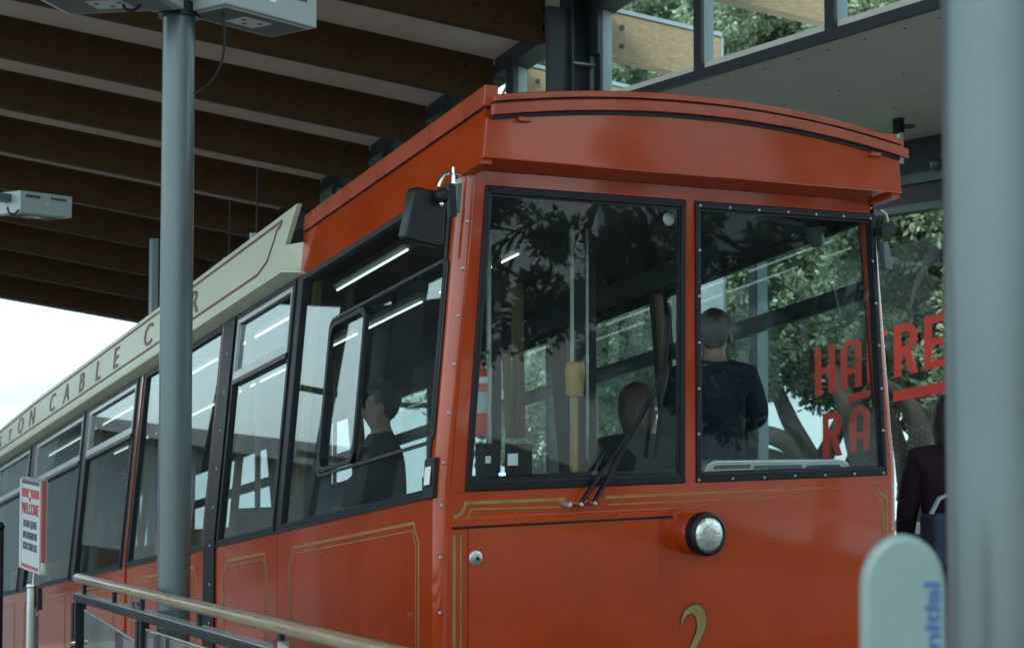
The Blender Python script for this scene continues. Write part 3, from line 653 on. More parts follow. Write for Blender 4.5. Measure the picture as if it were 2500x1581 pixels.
# gold lines on side panels
def sline(pts, t):
    m = MB()
    for a, b in zip(pts[:-1], pts[1:]):
        A, B = KL(a[0], a[1], .0005), KL(b[0], b[1], .0005); d = (B-A).normalized(); s = d.cross(Vector((1, 0, 0))).normalized()*t/2
        m.prism([A-s, B-s, B+s, A+s], (-.0015, 0, 0))
    m.build('gold_line', M['gold'], car)
def spanel_lines(y0, y1, ht=-.13):
    sline([(y1, -1.4), (y1, ht-.08), (y1-.02, ht-.06), (y1-.07, ht), (y0+.045, ht), (y0+.04, ht-.03), (y0, ht-.08), (y0, -1.4)], .011)
    i = .028; sline([(y1-i, -1.4), (y1-i, ht-.09), (y1-.08, ht-.03), (y0+.06, ht-.03), (y0+i, ht-.10), (y0+i, -1.4)], .005)
spanel_lines(.18, 1.68); spanel_lines(2.0, 2.72); spanel_lines(3.2, 3.8); spanel_lines(3.95, 4.65); spanel_lines(5.1, 6.25); spanel_lines(6.6, 8.2); spanel_lines(8.6, 10.0)
# access panel on the front: hinge strip, lid and seams
lid = fprism([(.137, .30), (1.086, .30), (1.086, 1.014), (.137, 1.014)], 'access_panel', M['red'], y0=-.004, th=.0035)
lid_dark = MB().box(.060, 1.155, -.0035, -.0005, 1.0145, 1.024).build('panel_gap', M['black'], lid)
MB().box(.133, .1365, -.0015, -.0004, .30, 1.010).build('panel_seam', M['maroon'], lid)
MB().box(1.0865, 1.090, -.0015, -.0004, .30, 1.010).build('panel_seam', M['maroon'], lid)
hs_ = MB().box(.062, 1.150, -.005, -.0005, 1.0245, 1.060).build('hinge_strip', M['red'], lid, bevel=.0015)
for xx in (.075, .36, .62, .86, 1.12): bolt(xx, 1.045, hs_, .006, -.005, 'red')
lk = MB().lathe([(.031, -.0), (.031, .006), (.026, .009), (.012, .010), (.012, .018), (.0, .018)], (.167, -.004, .894), (0, -1, 0), 26).build('lock', M['alu'], lid, smooth=True)
MB().lathe([(.008, .0), (.008, .0215), (0, .0215)], (.169, -.004, .893), (0, -1, 0), 16).build('keyhole', M['blackmetal'], lk)
# headlight
hc = onY(1728, 1305, -.15); hx, hz = hc.x+.018, hc.z+.0
hl = MB().lathe([(.098, 0), (.098, .055), (.092, .082), (.088, .087)], (hx, -.0, hz), (0, -1, .0), 40).build('headlight', M['red'], car, smooth=True)
MB().lathe([(.088, .080), (.096, .087), (.098, .110), (.094, .134), (.082, .142), (.076, .138), (.074, .11)], (hx, 0, hz), (0, -1, 0), 40).build('lamp_ring', M['black'], hl, smooth=True)
m = MB(); prof = [(.0755, .134)]+[(.0755*math.cos(R(a)), .134+.022*math.sin(R(a))) for a in (15, 35, 55, 75)]+[(0, .156)]
m.lathe(prof, (hx, 0, hz), (0, -1, 0), 48)
# lens: moulded pattern
lensm = m.build('lens', M['lens'], hl, smooth=True)
for ang in (75, 120, 140, 350): 
    d = Vector((math.cos(R(ang)), 0, math.sin(R(ang)))); MB().beam(Vector((hx, -.154, hz))+d*.014, Vector((hx, -.146, hz))+d*.052, .006, .006, (0, 1, 0)).build('lens_rib', M['alu'], hl)
# number 2
def two(cx, zt_, H, y, mt, grow=0, nm='number'):
    # outline of a serif numeral two
    o_ = [(-.235, .66), (-.22, .78), (-.16, .90), (-.06, .975), (.04, 1.0), (.15, .97), (.24, .88), (.28, .74), (.26, .60), (.18, .44), (.05, .27), (-.10, .13), (.16, .135), (.27, .16), (.33, .25), (.36, .25), (.31, 0), (-.30, 0), (-.30, .03), (-.14, .21), (.00, .39), (.075, .54), (.09, .68), (.06, .80), (-.02, .86), (-.11, .835), (-.175, .76), (-.20, .66)]
    cxm = sum(p[0] for p in o_)/len(o_)
    pts = []
    n = len(o_)
    for i in range(n):
        p0, p1, p2 = Vector(o_[i-1]), Vector(o_[i]), Vector(o_[(i+1) % n]); t_ = (p2-p0).normalized(); nn = Vector((-t_.y, t_.x)); p = p1+nn*grow/H; pts.append((cx+p.x*H*1.02, zt_-H+p.y*H))
    from mathutils.geometry import tessellate_polygon
    tri = tessellate_polygon([[Vector((p[0], p[1], 0)) for p in pts]]); me = bpy.data.meshes.new(nm); me.from_pydata([(p[0], y, p[1]) for p in pts], [], [tuple(t_) for t_ in tri]); me.update()
    me.materials.append(mt); ob = bpy.data.objects.new(nm, me); COL.objects.link(ob); ob.parent = car; ob.matrix_parent_inverse = Matrix.Translation(-car.location)
    s_ = ob.modifiers.new('thick', 'SOLIDIFY'); s_.thickness = .0008; return ob
n2a = onY(1690, 1474, -.0014)
two(n2a.x, n2a.z, .27, -.0012, M['black'], .005, 'number_outline'); two(n2a.x, n2a.z, .27, -.0028, M['gold'], 0, 'number')
# wipers
wp = []
Y_W = -.035
def wiper(p0, p1, blade=None):
    a = onY(*p0, Y_W); b = onY(*p1, Y_W-.01)
    m = MB(); mid = a.lerp(b, .36); d = (b-a).normalized()
    m.beam(a, mid, .012, .026, (0, 1, 0)); 
    o = m.build('wiper', M['blackmetal'], car, bevel=.003)
    MB().beam(mid-d*.004, b, .006, .011, (0, 1, 0)).build('arm_rod', M['blackmetal'], o)
    MB().lathe([(0, .052), (.010, .050), (.013, .042), (.012, .0)], (a.x, 0, a.z), (0, -1, 0), 16).build('pivot_nut', M['chrome'], o, smooth=True)
    return o, b
o1, b1 = wiper((1415, 1231), (1590, 975)); o2, b2 = wiper((1448, 1228), (1608, 950))
MB().lathe([(0, .045), (.010, .043), (.014, .03), (.014, 0)], (onY(1388, 1232, -.03).x, 0, onY(1388, 1232, -.03).z), (0, -1, 0), 16).build('washer_nozzle', M['alu'], car, smooth=True)
A, B = onY(1636, 775, -.03), onY(1600, 1120, -.03)
m = MB().beam(A, B, .010, .016, (0, 1, 0)); bl_ = m.build('wiper_blade', M['black'], o2)
A, B = onY(1627, 770, -.03), onY(1618, 900, -.03); MB().beam(A, B, .006, .006, (0, 1, 0)).build('blade_spring', M['blackmetal'], o2)
for (pp, qq) in (((1490, 1150), (1620, 905)), ((1600, 940), (1630, 860))): MB().beam(onY(*pp, -.045), onY(*qq, -.04), .005, .010, (0, 1, 0)).build('wiper_link', M['blackmetal'], o2)
# mirrors
def mirror_left():
    Yp = -.10
    q = [onY(a, b, Yp) for a, b in ((1012, 454), (1062, 464), (1092, 470), (1084, 606), (987, 582))]
    pts = []
    def rnd(P, r=.02):
        out = []; n = len(P)
        for i in range(n):
            p0, p1, p2 = P[i-1], P[i], P[(i+1) % n]; a = p1+(p0-p1).normalized()*r; b = p1+(p2-p1).normalized()*r
            out += [a, (a+b)/2*.5+p1*.5, b]
        return out
    m = MB().prism(rnd(q), (-.012, .045, 0)); o = m.build('wing_mirror', M['blackmetal'], car, bevel=.008, smooth=True)
    c = onY(1079, 478, Yp-.03); MB().lathe([(0, .03), (.018, .027), (.030, .012), (.032, -.005), (.025, -.03)], c, (-.3, -1, 0), 18).build('mirror_joint', M['black'], o, smooth=True)
    MB().lathe([(0, .01), (.009, .008), (.009, 0)], onY(1076, 499, Yp-.06), (0, -1, 0), 10).build('joint_bolt', M['chrome'], o)
    f = [onY(a, b, -.02) for a, b in ((1072, 456), (1075, 440), (1084, 427), (1096, 423), (1110, 424), (1124, 430))]
    MB().tube(f, .009, 10).build('mirror_arm', M['chrome'], o, smooth=True)
    a, b = onY(1122, 447, -.006), onY(1116, 520, -.006); MB().beam(a, b, .022, .012, (0, 1, 0)).build('mirror_bracket', M['greysteel'], o, bevel=.002)
    a, b = onY(1107, 408, -.02), onY(1107, 448, -.02); MB().tube([a, b], [.006, .008], 10).build('bracket_pin', M['chrome'], o)
    a, b = onY(1100, 452, -.03), onY(1104, 530, -.03); MB().beam(a, b, .03, .03, (0, 1, 0)).build('bracket_box', M['blackmetal'], o)
    MB().beam(onY(1107, 447, -.02), onY(1124, 440, -.02), .018, .012, (0, 1, 0)).build('bracket_clamp', M['chrome'], o)
mirror_left()
Yp = -.05
q = [onY(a, b, Yp) for a, b in ((2158, 592), (2168, 588), (2180, 640), (2178, 660), (2163, 655))]
mr = MB().prism(q, (0, .04, 0)).build('wing_mirror', M['greysteel'], car, bevel=.004)
q = [onY(a, b, Yp-.02) for a, b in ((2153, 554), (2180, 540), (2191, 563), (2180, 574), (2155, 575))]
MB().prism(q, (0, .05, 0)).build('mirror_joint', M['black'], mr)
MB().tube([onY(a, b, -.03) for a, b in ((2148, 515), (2156, 517), (2163, 525), (2168, 545))], .008, 10).build('mirror_arm', M['alu'], mr, smooth=True)
q0 = onY(1056, 1105, -.002)
sdp = KL(.075, -.02, .004)
m = MB(); m.hexa([KL(.02, -.045, .001)+Vector((0, 0, .0)), KL(.11, -.045, .001), KL(.11, -.045, .02), KL(.02, -.045, .02), KL(.02, .12, .001), KL(.11, .12, .001), KL(.11, .12, .02), KL(.02, .12, .02)]); m.build('corner_handle', M['blackmetal'], car, bevel=.003)
m = MB(); m.hexa([KL(.035, .01, .021), KL(.08, .01, .021), KL(.08, .01, .03), KL(.035, .01, .03), KL(.035, .085, .021), KL(.08, .085, .021), KL(.08, .085, .03), KL(.035, .085, .03)]); m.build('corner_latch', M['whiteplastic'], car, bevel=.003)
# ---- interior
for right in (False, True):
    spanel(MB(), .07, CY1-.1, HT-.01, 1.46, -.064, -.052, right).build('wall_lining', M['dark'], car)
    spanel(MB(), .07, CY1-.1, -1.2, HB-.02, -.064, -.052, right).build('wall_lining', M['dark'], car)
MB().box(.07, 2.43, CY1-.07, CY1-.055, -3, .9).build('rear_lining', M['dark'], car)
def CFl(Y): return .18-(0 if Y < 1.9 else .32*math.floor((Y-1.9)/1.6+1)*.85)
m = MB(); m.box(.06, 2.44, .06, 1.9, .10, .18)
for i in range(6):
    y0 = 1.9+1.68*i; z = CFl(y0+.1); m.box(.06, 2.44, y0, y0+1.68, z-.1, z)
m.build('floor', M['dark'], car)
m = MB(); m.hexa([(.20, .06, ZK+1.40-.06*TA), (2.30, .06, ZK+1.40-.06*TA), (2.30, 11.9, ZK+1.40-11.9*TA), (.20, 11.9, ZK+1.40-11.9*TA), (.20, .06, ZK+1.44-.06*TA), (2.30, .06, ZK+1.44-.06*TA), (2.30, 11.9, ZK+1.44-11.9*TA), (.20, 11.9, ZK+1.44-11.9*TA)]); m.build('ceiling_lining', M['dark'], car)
MB().box(.06, 2.44, CY1-.05, CY1, -3, .9).build('rear_wall', M['red'], car)
def tubeL(x, h, y0, y1):
    f = MB().beam((x, y0, ZK+h-y0*TA+.03), (x, y1, ZK+h-y1*TA+.03), .10, .03).build('light_fitting', M['cabgrey'], car)
    MB().tube([(x, y0+.05, ZK+h-(y0+.05)*TA), (x, y1-.05, ZK+h-(y1-.05)*TA)], .007, 8).build('light_tube', M['tube'], f)
for x in (.55, 1.20):
    h = 1.345 if x < 1 else 1.35
    for (y0, y1) in ((1.42, 2.45), (2.6, 4.2), (4.5, 6.1), (6.4, 8.0), (8.3, 9.9)): tubeL(x, h, y0, y1)
# cab partition behind the driver
Yq = 1.86
def fx(px, Y=Yq): return onY(px, 900, Y).x
def vbar(px0, px1, py0, py1, Y, nm, mt, th=.02):
    a, b = onY(px0, py0, Y), onY(px1, py1, Y); return MB().box(a.x, b.x, Y, Y+th, b.z, a.z).build(nm, mt, car)
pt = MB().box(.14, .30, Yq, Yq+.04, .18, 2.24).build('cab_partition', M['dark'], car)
vbar(1192, 1199, 560, 1085, 1.30, 'partition_edge', M['alu']); vbar(1205, 1224, 575, 1100, 1.32, 'partition_post', M['blackmetal'])
vbar(1393, 1402, 560, 1150, 1.10, 'door_edge_strip', M['alu'], .01); vbar(1404, 1430, 560, 1150, 1.13, 'cab_door_edge', M['dark'])
vbar(1431, 1438, 560, 1125, 1.10, 'door_edge_strip', M['alu'], .01); vbar(1439, 1456, 560, 1110, 1.12, 'cab_door_edge', M['blackmetal'])
vbar(1200, 1392, 400, 585, 1.31, 'partition_header', M['dark']); vbar(1440, 1700, 400, 580, 1.31, 'partition_header', M['dark'])
# varnished timber posts seen inside
MB().beam(onY(1268, 1070, 1.7), onY(1262, 690, 1.7), .05, .05, (0, 1, 0)).build('timber_post', M['varnish'], car)
MB().beam(onY(1245, 1070, 1.72), onY(1236, 860, 1.72), .03, .05, (0, 1, 0)).build('timber_post', M['varnish'], car)
# dashboard
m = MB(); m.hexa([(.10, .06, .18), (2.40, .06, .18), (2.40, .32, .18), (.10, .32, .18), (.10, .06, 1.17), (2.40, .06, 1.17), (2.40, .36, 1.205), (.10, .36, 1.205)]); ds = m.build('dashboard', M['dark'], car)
for (x0, x1, y0, y1, lab) in ((1175, 1218, 1083, 1165, (1187, 1113, 1199, 1130)), (1247, 1295, 1083, 1160, (1241, 1107, 1265, 1135))):
    a, b = onY(x0, y0, .30), onY(x1, y1, .30); bx = MB().box(a.x, b.x, .28, .36, b.z, a.z).build('meter_box', M['black'], ds, bevel=.006)
    a, b = onY(lab[0], lab[1], .27), onY(lab[2], lab[3], .27); MB().box(a.x, b.x, .272, .279, b.z, a.z).build('meter_label', M['whiteplastic'], bx)
a = onY(1228, 1157, .2); MB().box(a.x-.012, a.x+.012, .2, .215, a.z-.006, a.z+.006).build('indicator_light', M['bluelight'], ds)
# fire extinguisher (rests in the cab: its own thing)
e0 = onY(1168, 1062, 1.0)
ex = thing('fire_extinguisher', 'red fire extinguisher with a pale label behind the left windscreen', 'fire extinguisher', e0)
et = onY(1170, 880, 1.0); Hx = et.z-e0.z
MB().lathe([(0, 0), (.040, .003), (.045, .02), (.045, Hx*.80), (.036, Hx*.90), (.015, Hx*.95), (.015, Hx)], e0, (0, 0, 1), 20).build('cylinder', M['extred'], ex, smooth=True)
MB().lathe([(.0458, Hx*.30), (.0458, Hx*.58)], e0, (0, 0, 1), 20).build('label', M['paper'], ex, smooth=True)
MB().lathe([(.0455, Hx*.70), (.0455, Hx*.78)], e0, (0, 0, 1), 20).build('band', M['whiteplastic'], ex, smooth=True)
MB().beam((e0.x-.05, e0.y, e0.z+Hx+.02), (e0.x+.06, e0.y, e0.z+Hx+.04), .015, .02).build('handle', M['blackmetal'], ex)
# yellow padded pole
q0, q1 = onY(1404, 1110, .95), onY(1404, 882, .95)
yp = thing('grab_pole_pad', 'yellow padded sleeve on an upright pole behind the left windscreen', 'pole', (q0.x, .95, .18))
MB().tube([(q0.x, .95, .19), (q0.x, .95, q1.z-.05)], .016, 12).build('pole', M['yellow'], yp, smooth=True)
MB().lathe([(0, .0), (.045, -.005), (.052, -.04), (.045, -.17), (.0, -.18)], (q0.x, .95, q1.z), (0, 0, 1), 18).build('pad', M['yellow'], yp, smooth=True)
# grille ledge in the right windscreen
a, b = onY(1720, 1126, .03), onY(2072, 1120, .03)
gr = MB().prism([onY(*c, .03) for c in ((1716, 1160), (1728, 1132), (1745, 1124), (2055, 1121), (2070, 1128), (2082, 1146))], (0, .10, 0)).build('dash_grille', M['alu'], ds, bevel=.004)
for (x0, x1) in ((1742, 1832), (1840, 1958), (1966, 2052)):
    MB().prism([onY(*c, .0285) for c in ((x0, 1145), (x0+3, 1135), (x1, 1133), (x1, 1142))], (0, .002, 0)).build('grille_slot', M['grille'], gr)
# round convex mirror and dark visor lamp
MB().lathe([(0, .012), (.025, .006), (.032, -.004)], onY(1634, 534, .10), (0, -1, 0), 20).build('round_mirror', M['whiteplastic'], car, smooth=True)
c = onY(1985, 560, .35); MB().lathe([(0, .10), (.035, .085), (.045, .03), (.04, -.06), (.0, -.10)], c, (.45, 0, -1), 18).build('cab_speaker', M['greysteel'], car, smooth=True)
MB().beam(onY(1850, 510, .3), onY(1985, 540, .3), .12, .06).build('visor_flap', M['black'], car)
# seats
def seat(x0, x1, y, z, lab, flip=1):
    t = MB().box(x0, x1, y, y+.42, z+.38, z+.46).build('seat', M['seat'], car, bevel=.02)
    yy = y+.42 if flip > 0 else y-.07
    MB().box(x0, x1, yy, yy+.07, z+.40, z+.98).build('seat_back', M['seat'], t, bevel=.02)
    MB().box(x0+.05, x0+.10, y+.1, y+.3, z, z+.375).build('seat_leg', M['blackmetal'], t); MB().box(x1-.10, x1-.05, y+.1, y+.3, z, z+.375).build('seat_leg', M['blackmetal'], t)
for i in range(5):
    y0 = 2.2+1.68*i
    for (x0, x1) in ((.14, 1.0), (1.5, 2.36)): seat(x0, x1, y0+.25, CFl(y0), '')
for y in (3.0, 4.85, 6.5, 8.3, 10.2):
    for x in (.95, 1.55): MB().tube([(x, y, CFl(y)), (x, y, ZK+1.40-y*TA)], .016, 10).build('grab_pole', M['varnish'], car, smooth=True)
# bogies so that the car stands on the track
tk = MB()
for x in (.75, 1.75): tk.beam((x, -3, -1.25+3*TA), (x, 40, -1.25-40*TA), .07, .12)
tk = tag(tk.build('track', M['darksteel']), kind='structure')
MB().beam((1.25, .3, -.55), (1.25, 11.5, -.55-11.2*TA), 2.0, .25).build('underframe', M['blackmetal'], car)
for y in (2.0, 9.5):
    for x in (.75, 1.75): MB().lathe([(0, -.05), (.26, -.05), (.26, .03), (.30, .03), (.30, .05), (0, .05)], (x, y, -1.19+.30-y*TA), (1, 0, 0), 24).build('wheel', M['darksteel'], car)
# ================================================================== POLES, RAILS, SIGNS IN THE FOREGROUND
pL = at(430, 800, 6.5); pLb = at(415, 1500, 6.5)
post('grey_pole', 'round grey steel pole in front of the car, carrying two vented boxes at its top', pL.x, pL.y, -.05, 5.3, .0705, M['greysteel'], 'pole', 'round grey station poles')
pR = at(2438, 800, 2.1)
post('grey_pole', 'thick out of focus grey pole at the right edge, nearest the camera', pR.x, pR.y, 0, 6.2, .0735, M['greysteel'], 'pole', 'round grey station poles')
def vented_box(c, yaw, size, label, tilt=0):
    r = thing('vented_box', label, 'heater', c, 'pale vented heater boxes'); L_, D_, H_ = size
    mx = Matrix.Translation(c) @ Matrix.Rotation(yaw, 4, 'Z') @ Matrix.Rotation(tilt, 4, 'Y')
    def tb(x0, x1, y0, y1, z0, z1, nm, mt, bev=0, ch=0):
        m = MB()
        if ch:
            P = [(x0, z1), (x1, z1), (x1, z0+ch*.5), (x1-ch, z0), (x0+ch*.6, z0), (x0, z0+ch*.5)]; m.prism([(a, y0, b) for a, b in P], (0, y1-y0, 0))
        else: m.box(x0, x1, y0, y1, z0, z1)
        m.v = [tuple(mx @ Vector(v)) for v in m.v]; return m.build(nm, mt, r, bevel=bev)
    cs = tb(-L_/2, L_/2, -D_/2, D_/2, -H_/2, H_/2, 'casing', M['boxwhite'], .006)
    n = 34
    gp = tb(-L_/2+.03, L_/2-.03, -D_/2+.02, D_/2-.02, -H_/2-.006, -H_/2-.0005, 'grille', M['boxwhite'])
    for i in range(n):
        x = -L_/2+.04+(L_-.08)*i/(n-1)
        if abs(x) > .085: tb(x-.0025, x+.0025, -D_/2+.03, D_/2-.03, -H_/2-.008, -H_/2-.0065, 'slot', M['grille'])
        else:
            tb(x-.0025, x+.0025, -D_/2+.03, -D_/2+.08, -H_/2-.008, -H_/2-.0065, 'slot', M['grille']); tb(x-.0025, x+.0025, D_/2-.08, D_/2-.03, -H_/2-.008, -H_/2-.0065, 'slot', M['grille'])
    for (x, y) in ((-.05, -.02), (.0, .03), (.05, -.02)): tb(x-.008, x+.008, y-.008, y+.008, -H_/2-.009, -H_/2-.0065, 'knob', M['blackmetal'])
    for (a, b) in ((-.20, -.06), (.04, .19)): tb(a*L_/.5, b*L_/.5, -D_/2-.003, -D_/2-.0005, H_/2-.045, H_/2-.025, 'handle_slot', M['grille'])
    tb(-.02, .02, -D_/2-.003, -D_/2-.0005, -.012, .012, 'badge', M['alu'])
    tb(-L_/2-.12, -L_/2-.001, -.04, .04, .0, .06, 'mount_arm', M['greysteel'])
    return r, mx
c = at(608, 12, 6.7); b2_, mx2 = vented_box(c, R(24), (.56, .30, .15), 'pale vented box on the right of the grey pole top')
c = at(268, -32, 6.3); b1_, mx1 = vented_box(c, R(-39), (.54, .30, .14), 'pale vented box on the left of the grey pole top, cut by the frame')
c = at(84, 502, 11.0); b3_, mx3 = vented_box(c, R(26), (.46, .28, .16), 'small far vented box at the left edge under the dark beams')
# the pole that carries the far box
fp = at(-60, 600, 11.0)
post('grey_pole', 'far grey pole just outside the left edge carrying the small vented box', fp.x, fp.y, -.6, 4.2, .0705, M['greysteel'], 'pole', 'round grey station poles')
def cable(label, pts, r=.008):
    m = MB(); P = [Vector(p) for p in pts]; out = []
    for i in range(len(P)-1):
        p0, p1, p2, p3 = P[max(i-1, 0)], P[i], P[i+1], P[min(i+2, len(P)-1)]
        for k in range(8):
            t = k/8; out.append(.5*((2*p1)+(p2-p0)*t+(2*p0-5*p1+4*p2-p3)*t*t+(3*p1-p0-3*p2+p3)*t**3))
    out.append(P[-1]); o = m.tube(out, r, 8).build('cable', M['black'], smooth=True); return tag(o, label, 'cable', 'black cables of the vented boxes')
cable('black cable drooping from the right vented box and back to the pole', [at(540, -15, 6.5), at(545, 40, 6.5), at(548, 90, 6.5), at(543, 145, 6.48), at(522, 190, 6.46), at(495, 218, 6.45), at(474, 230, 6.46)], .006)
cable('short black cable loop under the left vented box', [at(300, 5, 6.3), at(306, 22, 6.3), at(325, 26, 6.3), at(345, 10, 6.3), at(352, -8, 6.3)], .007)
cable('small black cable loop beneath the far left vented box', [at(18, 505, 10.7), at(22, 518, 10.7), at(34, 523, 10.7), at(46, 512, 10.7)], .008)
t = thing('pole_bracket', 'dark clamp bracket round the pole between the two vented boxes', 'bracket', (pL.x, pL.y, 3.25))
z_ = at(430, 20, 6.5).z
MB().lathe([(.073, -.03), (.09, -.03), (.09, .03), (.073, .03)], (pL.x, pL.y, z_), (0, 0, 1), 30).build('clamp_ring', M['blackmetal'], t)
MB().beam((pL.x+.09, pL.y, z_), at(500, 20, 6.55), .04, .04).build('clamp_arm', M['greysteel'], t); MB().beam((pL.x-.09, pL.y, z_), at(375, 15, 6.45), .05, .03).build('clamp_arm', M['blackmetal'], t)
# ---- handrail
ra, rb = at(189, 1410, 7.6), at(823, 1561, 4.5); rd = (rb-ra)
hr = thing('handrail', 'round timber handrail on a black steel frame in front of the car', 'handrail', (ra.x, ra.y, -.1))
rc2 = ra+rd*1.45
MB().tube([ra, rc2], .0245, 20).build('timber_rail', M['railwood'], hr, smooth=True)
dv = Vector((0, 0, -.095))
MB().beam(ra+dv+rd*.004, rc2+dv, .05, .034).build('steel_rail', M['blackmetal'], hr, bevel=.003)
MB().beam(ra+dv+rd*.004+Vector((0, 0, .0215)), rc2+dv+Vector((0, 0, .0215)), .046, .006).build('rail_cap', M['alu'], hr)
for f in (.045, .22, .36, .60, .86, 1.05):
    q = ra+rd*f; MB().box(q.x-.008, q.x+.008, q.y-.014, q.y+.014, q.z-.072, q.z-.02).build('stub', M['blackmetal'], hr)
for f in (.33, .86):
    q = ra+rd*f; MB().box(q.x-.02, q.x+.02, q.y-.02, q.y+.02, q.z-.068, q.z-.045).build('clamp', M['chrome'], hr)
for f, w_ in ((.01, .055), (.36, .04), (1.0, .05)):
    q = ra+rd*f+dv; MB().box(q.x-w_/2, q.x+w_/2, q.y-.05, q.y-.02, -.4, q.z-.02).build('rail_post', M['blackmetal'], hr, bevel=.004)
    MB().box(q.x-w_/2, q.x+w_/2, q.y+.02, q.y+.05, -.4, q.z-.03).build('rail_post', M['darksteel'], hr, bevel=.004)
    MB().lathe([(0, .02), (.014, .018), (.018, 0)], (q.x-w_/2, q.y-.035, q.z-.22), (-1, 0, 0), 14).build('clamp', M['chrome'], hr, smooth=True)
inf = glassm('tinted_infill', (.42, .40, .38), .05, dust=.10)
for f0, f1 in ((.05, .345), (.38, .98)):
    a, b = ra+rd*f0+dv+Vector((0, 0, -.06)), ra+rd*f1+dv+Vector((0, 0, -.13 if f0 < .1 else -.06))
    MB().hexa([(a.x-.004, a.y, -.2), (b.x-.004, b.y, -.2), (b.x+.004, b.y, -.2), (a.x+.004, a.y, -.2), (a.x-.004, a.y, a.z), (b.x-.004, b.y, b.z), (b.x+.004, b.y, b.z), (a.x+.004, a.y, a.z)]).build('infill_panel', inf, hr)
    MB().tube([a+Vector((0, 0, .006)), b+Vector((0, 0, .006))], .005, 8).build('infill_wire', M['alu'], hr)
# ---- welcome sign on a post
TL, TR, BL = at(52, 1165, 7.30), at(101, 1170, 7.0), at(57, 1391, 7.28)
TL.z = TR.z = at(77, 1167, 7.15).z; SH = TR.z-at(102, 1403, 7.0).z
ex_ = (TR-TL); ex_.z = 0; SW = ex_.length; ex_.normalize(); nrm_ = Vector((ex_.y, -ex_.x, 0))
if nrm_.dot(CAM-TL) < 0: nrm_ = -nrm_
sg = thing('welcome_sign', 'upright welcome notice with a red edge on a slim steel post at the lower left', 'sign', (TL.x, TL.y, -.2))
def SP(u, v, o=0): return TL+ex_*(u*SW)+Vector((0, 0, -v*SH))+nrm_*o
def srect(u0, u1, v0, v1, o0, o1, nm, mt, par):
    m = MB(); m.hexa([SP(u0, v1, o0), SP(u1, v1, o0), SP(u1, v1, o1), SP(u0, v1, o1), SP(u0, v0, o0), SP(u1, v0, o0), SP(u1, v0, o1), SP(u0, v0, o1)]); return m.build(nm, mt, par)
fr_ = srect(0, 1, 0, 1, -.03, 0, 'frame', M['alu'], sg)
srect(.02, .98, .03, .985, .0005, .003, 'notice', M['paper'], sg)
srect(.10, .93, .115, .21, .0035, .005, 'banner', M['signred'], sg); srect(.10, .93, .93, .965, .0035, .005, 'banner', M['signred'], sg)
srect(.0, .09, .02, .99, .0035, .006, 'border', M['paper'], sg)
srect(.04, .94, .03, .065, .0035, .005, 'heading_strip', M['greysteel'], sg)
m = MB(); pr = SP(1, 0, 0)
sdv = ex_*.005
m.hexa([SP(1.002, .86, -.018), SP(1.06, .86, -.018), SP(1.06, .86, -.0), SP(1.002, .86, -.0), SP(1.002, 0, -.018), SP(1.06, 0, -.018), SP(1.06, 0, 0), SP(1.002, 0, 0)]); m.build('red_edge', M['signred'], sg)
srect(1.002, 1.05, .865, .98, -.018, -.003, 'edge_foot', M['cream'], sg)
m = MB(); m.prism([SP(.42, .20, .0052), SP(.50, .125, .0052), SP(.58, .20, .0052)], nrm_*.001); m.build('emblem', M['paper'], sg)
m = MB(); m.prism([SP(.44, .215, .0052), SP(.56, .215, .0052), SP(.53, .245, .0052), SP(.47, .245, .0052)], nrm_*.001); m.build('emblem', M['signred'], sg)
for (s, v, h, mt) in (('WELCOME', .385, .165, M['signred']), ('PLEASE QUEUE', .53, .11, M['ink']), ('HERE TO BOARD THE', .65, .105, M['ink']), ('NEXT CABLE CAR', .77, .11, M['ink'])):
    wfit = .74/(len(s)*.62)
    text_mesh(s, 1, mt, sg, 'text_line', lambda x, y, z, v=v, h=h: SP(.515+x*1, v-y*h, .0042+z), align='CENTER', xs=wfit, bold=.02)
sp_ = at(80, 1440, 7.05)
MB().tube([(sp_.x, sp_.y, -.3), (sp_.x, sp_.y, sp_.z+.02)], .029, 24).build('post', M['chrome'], sg, smooth=True)
MB().lathe([(0, .008), (.030, .006), (.031, 0), (.029, -.01)], (sp_.x, sp_.y, sp_.z+.022), (0, 0, 1), 24).build('post_cap', M['chrome'], sg, smooth=True)
q = at(84, 1404, 7.05); MB().tube([(sp_.x, sp_.y, sp_.z+.02), (q.x, q.y, q.z+.02)], .006, 10).build('stem', M['alu'], sg)
a = at(92, 1435, 7.0); MB().box(a.x, a.x+.02, a.y-.01, a.y+.02, a.z-.10, a.z).build('belt_clip', M['black'], sg)
b_ = at(108, 1430, 7.0); MB().beam(b_, b_+Vector((0, 0, -.07)), .012, .02).build('belt_latch', M['black'], sg)
# far left ball topped post
q = at(2, 1285, 7.8)
t = thing('ball_post', 'black ball topped barrier post cut by the left edge', 'post', (q.x, q.y, -.3))
MB().tube([(q.x-.005, q.y, -.3), (q.x-.005, q.y, q.z-.02)], .022, 16).build('shaft', M['blackmetal'], t, smooth=True)
MB().lathe([(.001, .028), (.018, .022), (.026, 0), (.018, -.022), (.001, -.028)], (q.x-.005, q.y, q.z), (0, 0, 1), 16).build('ball', M['black'], t, smooth=True)
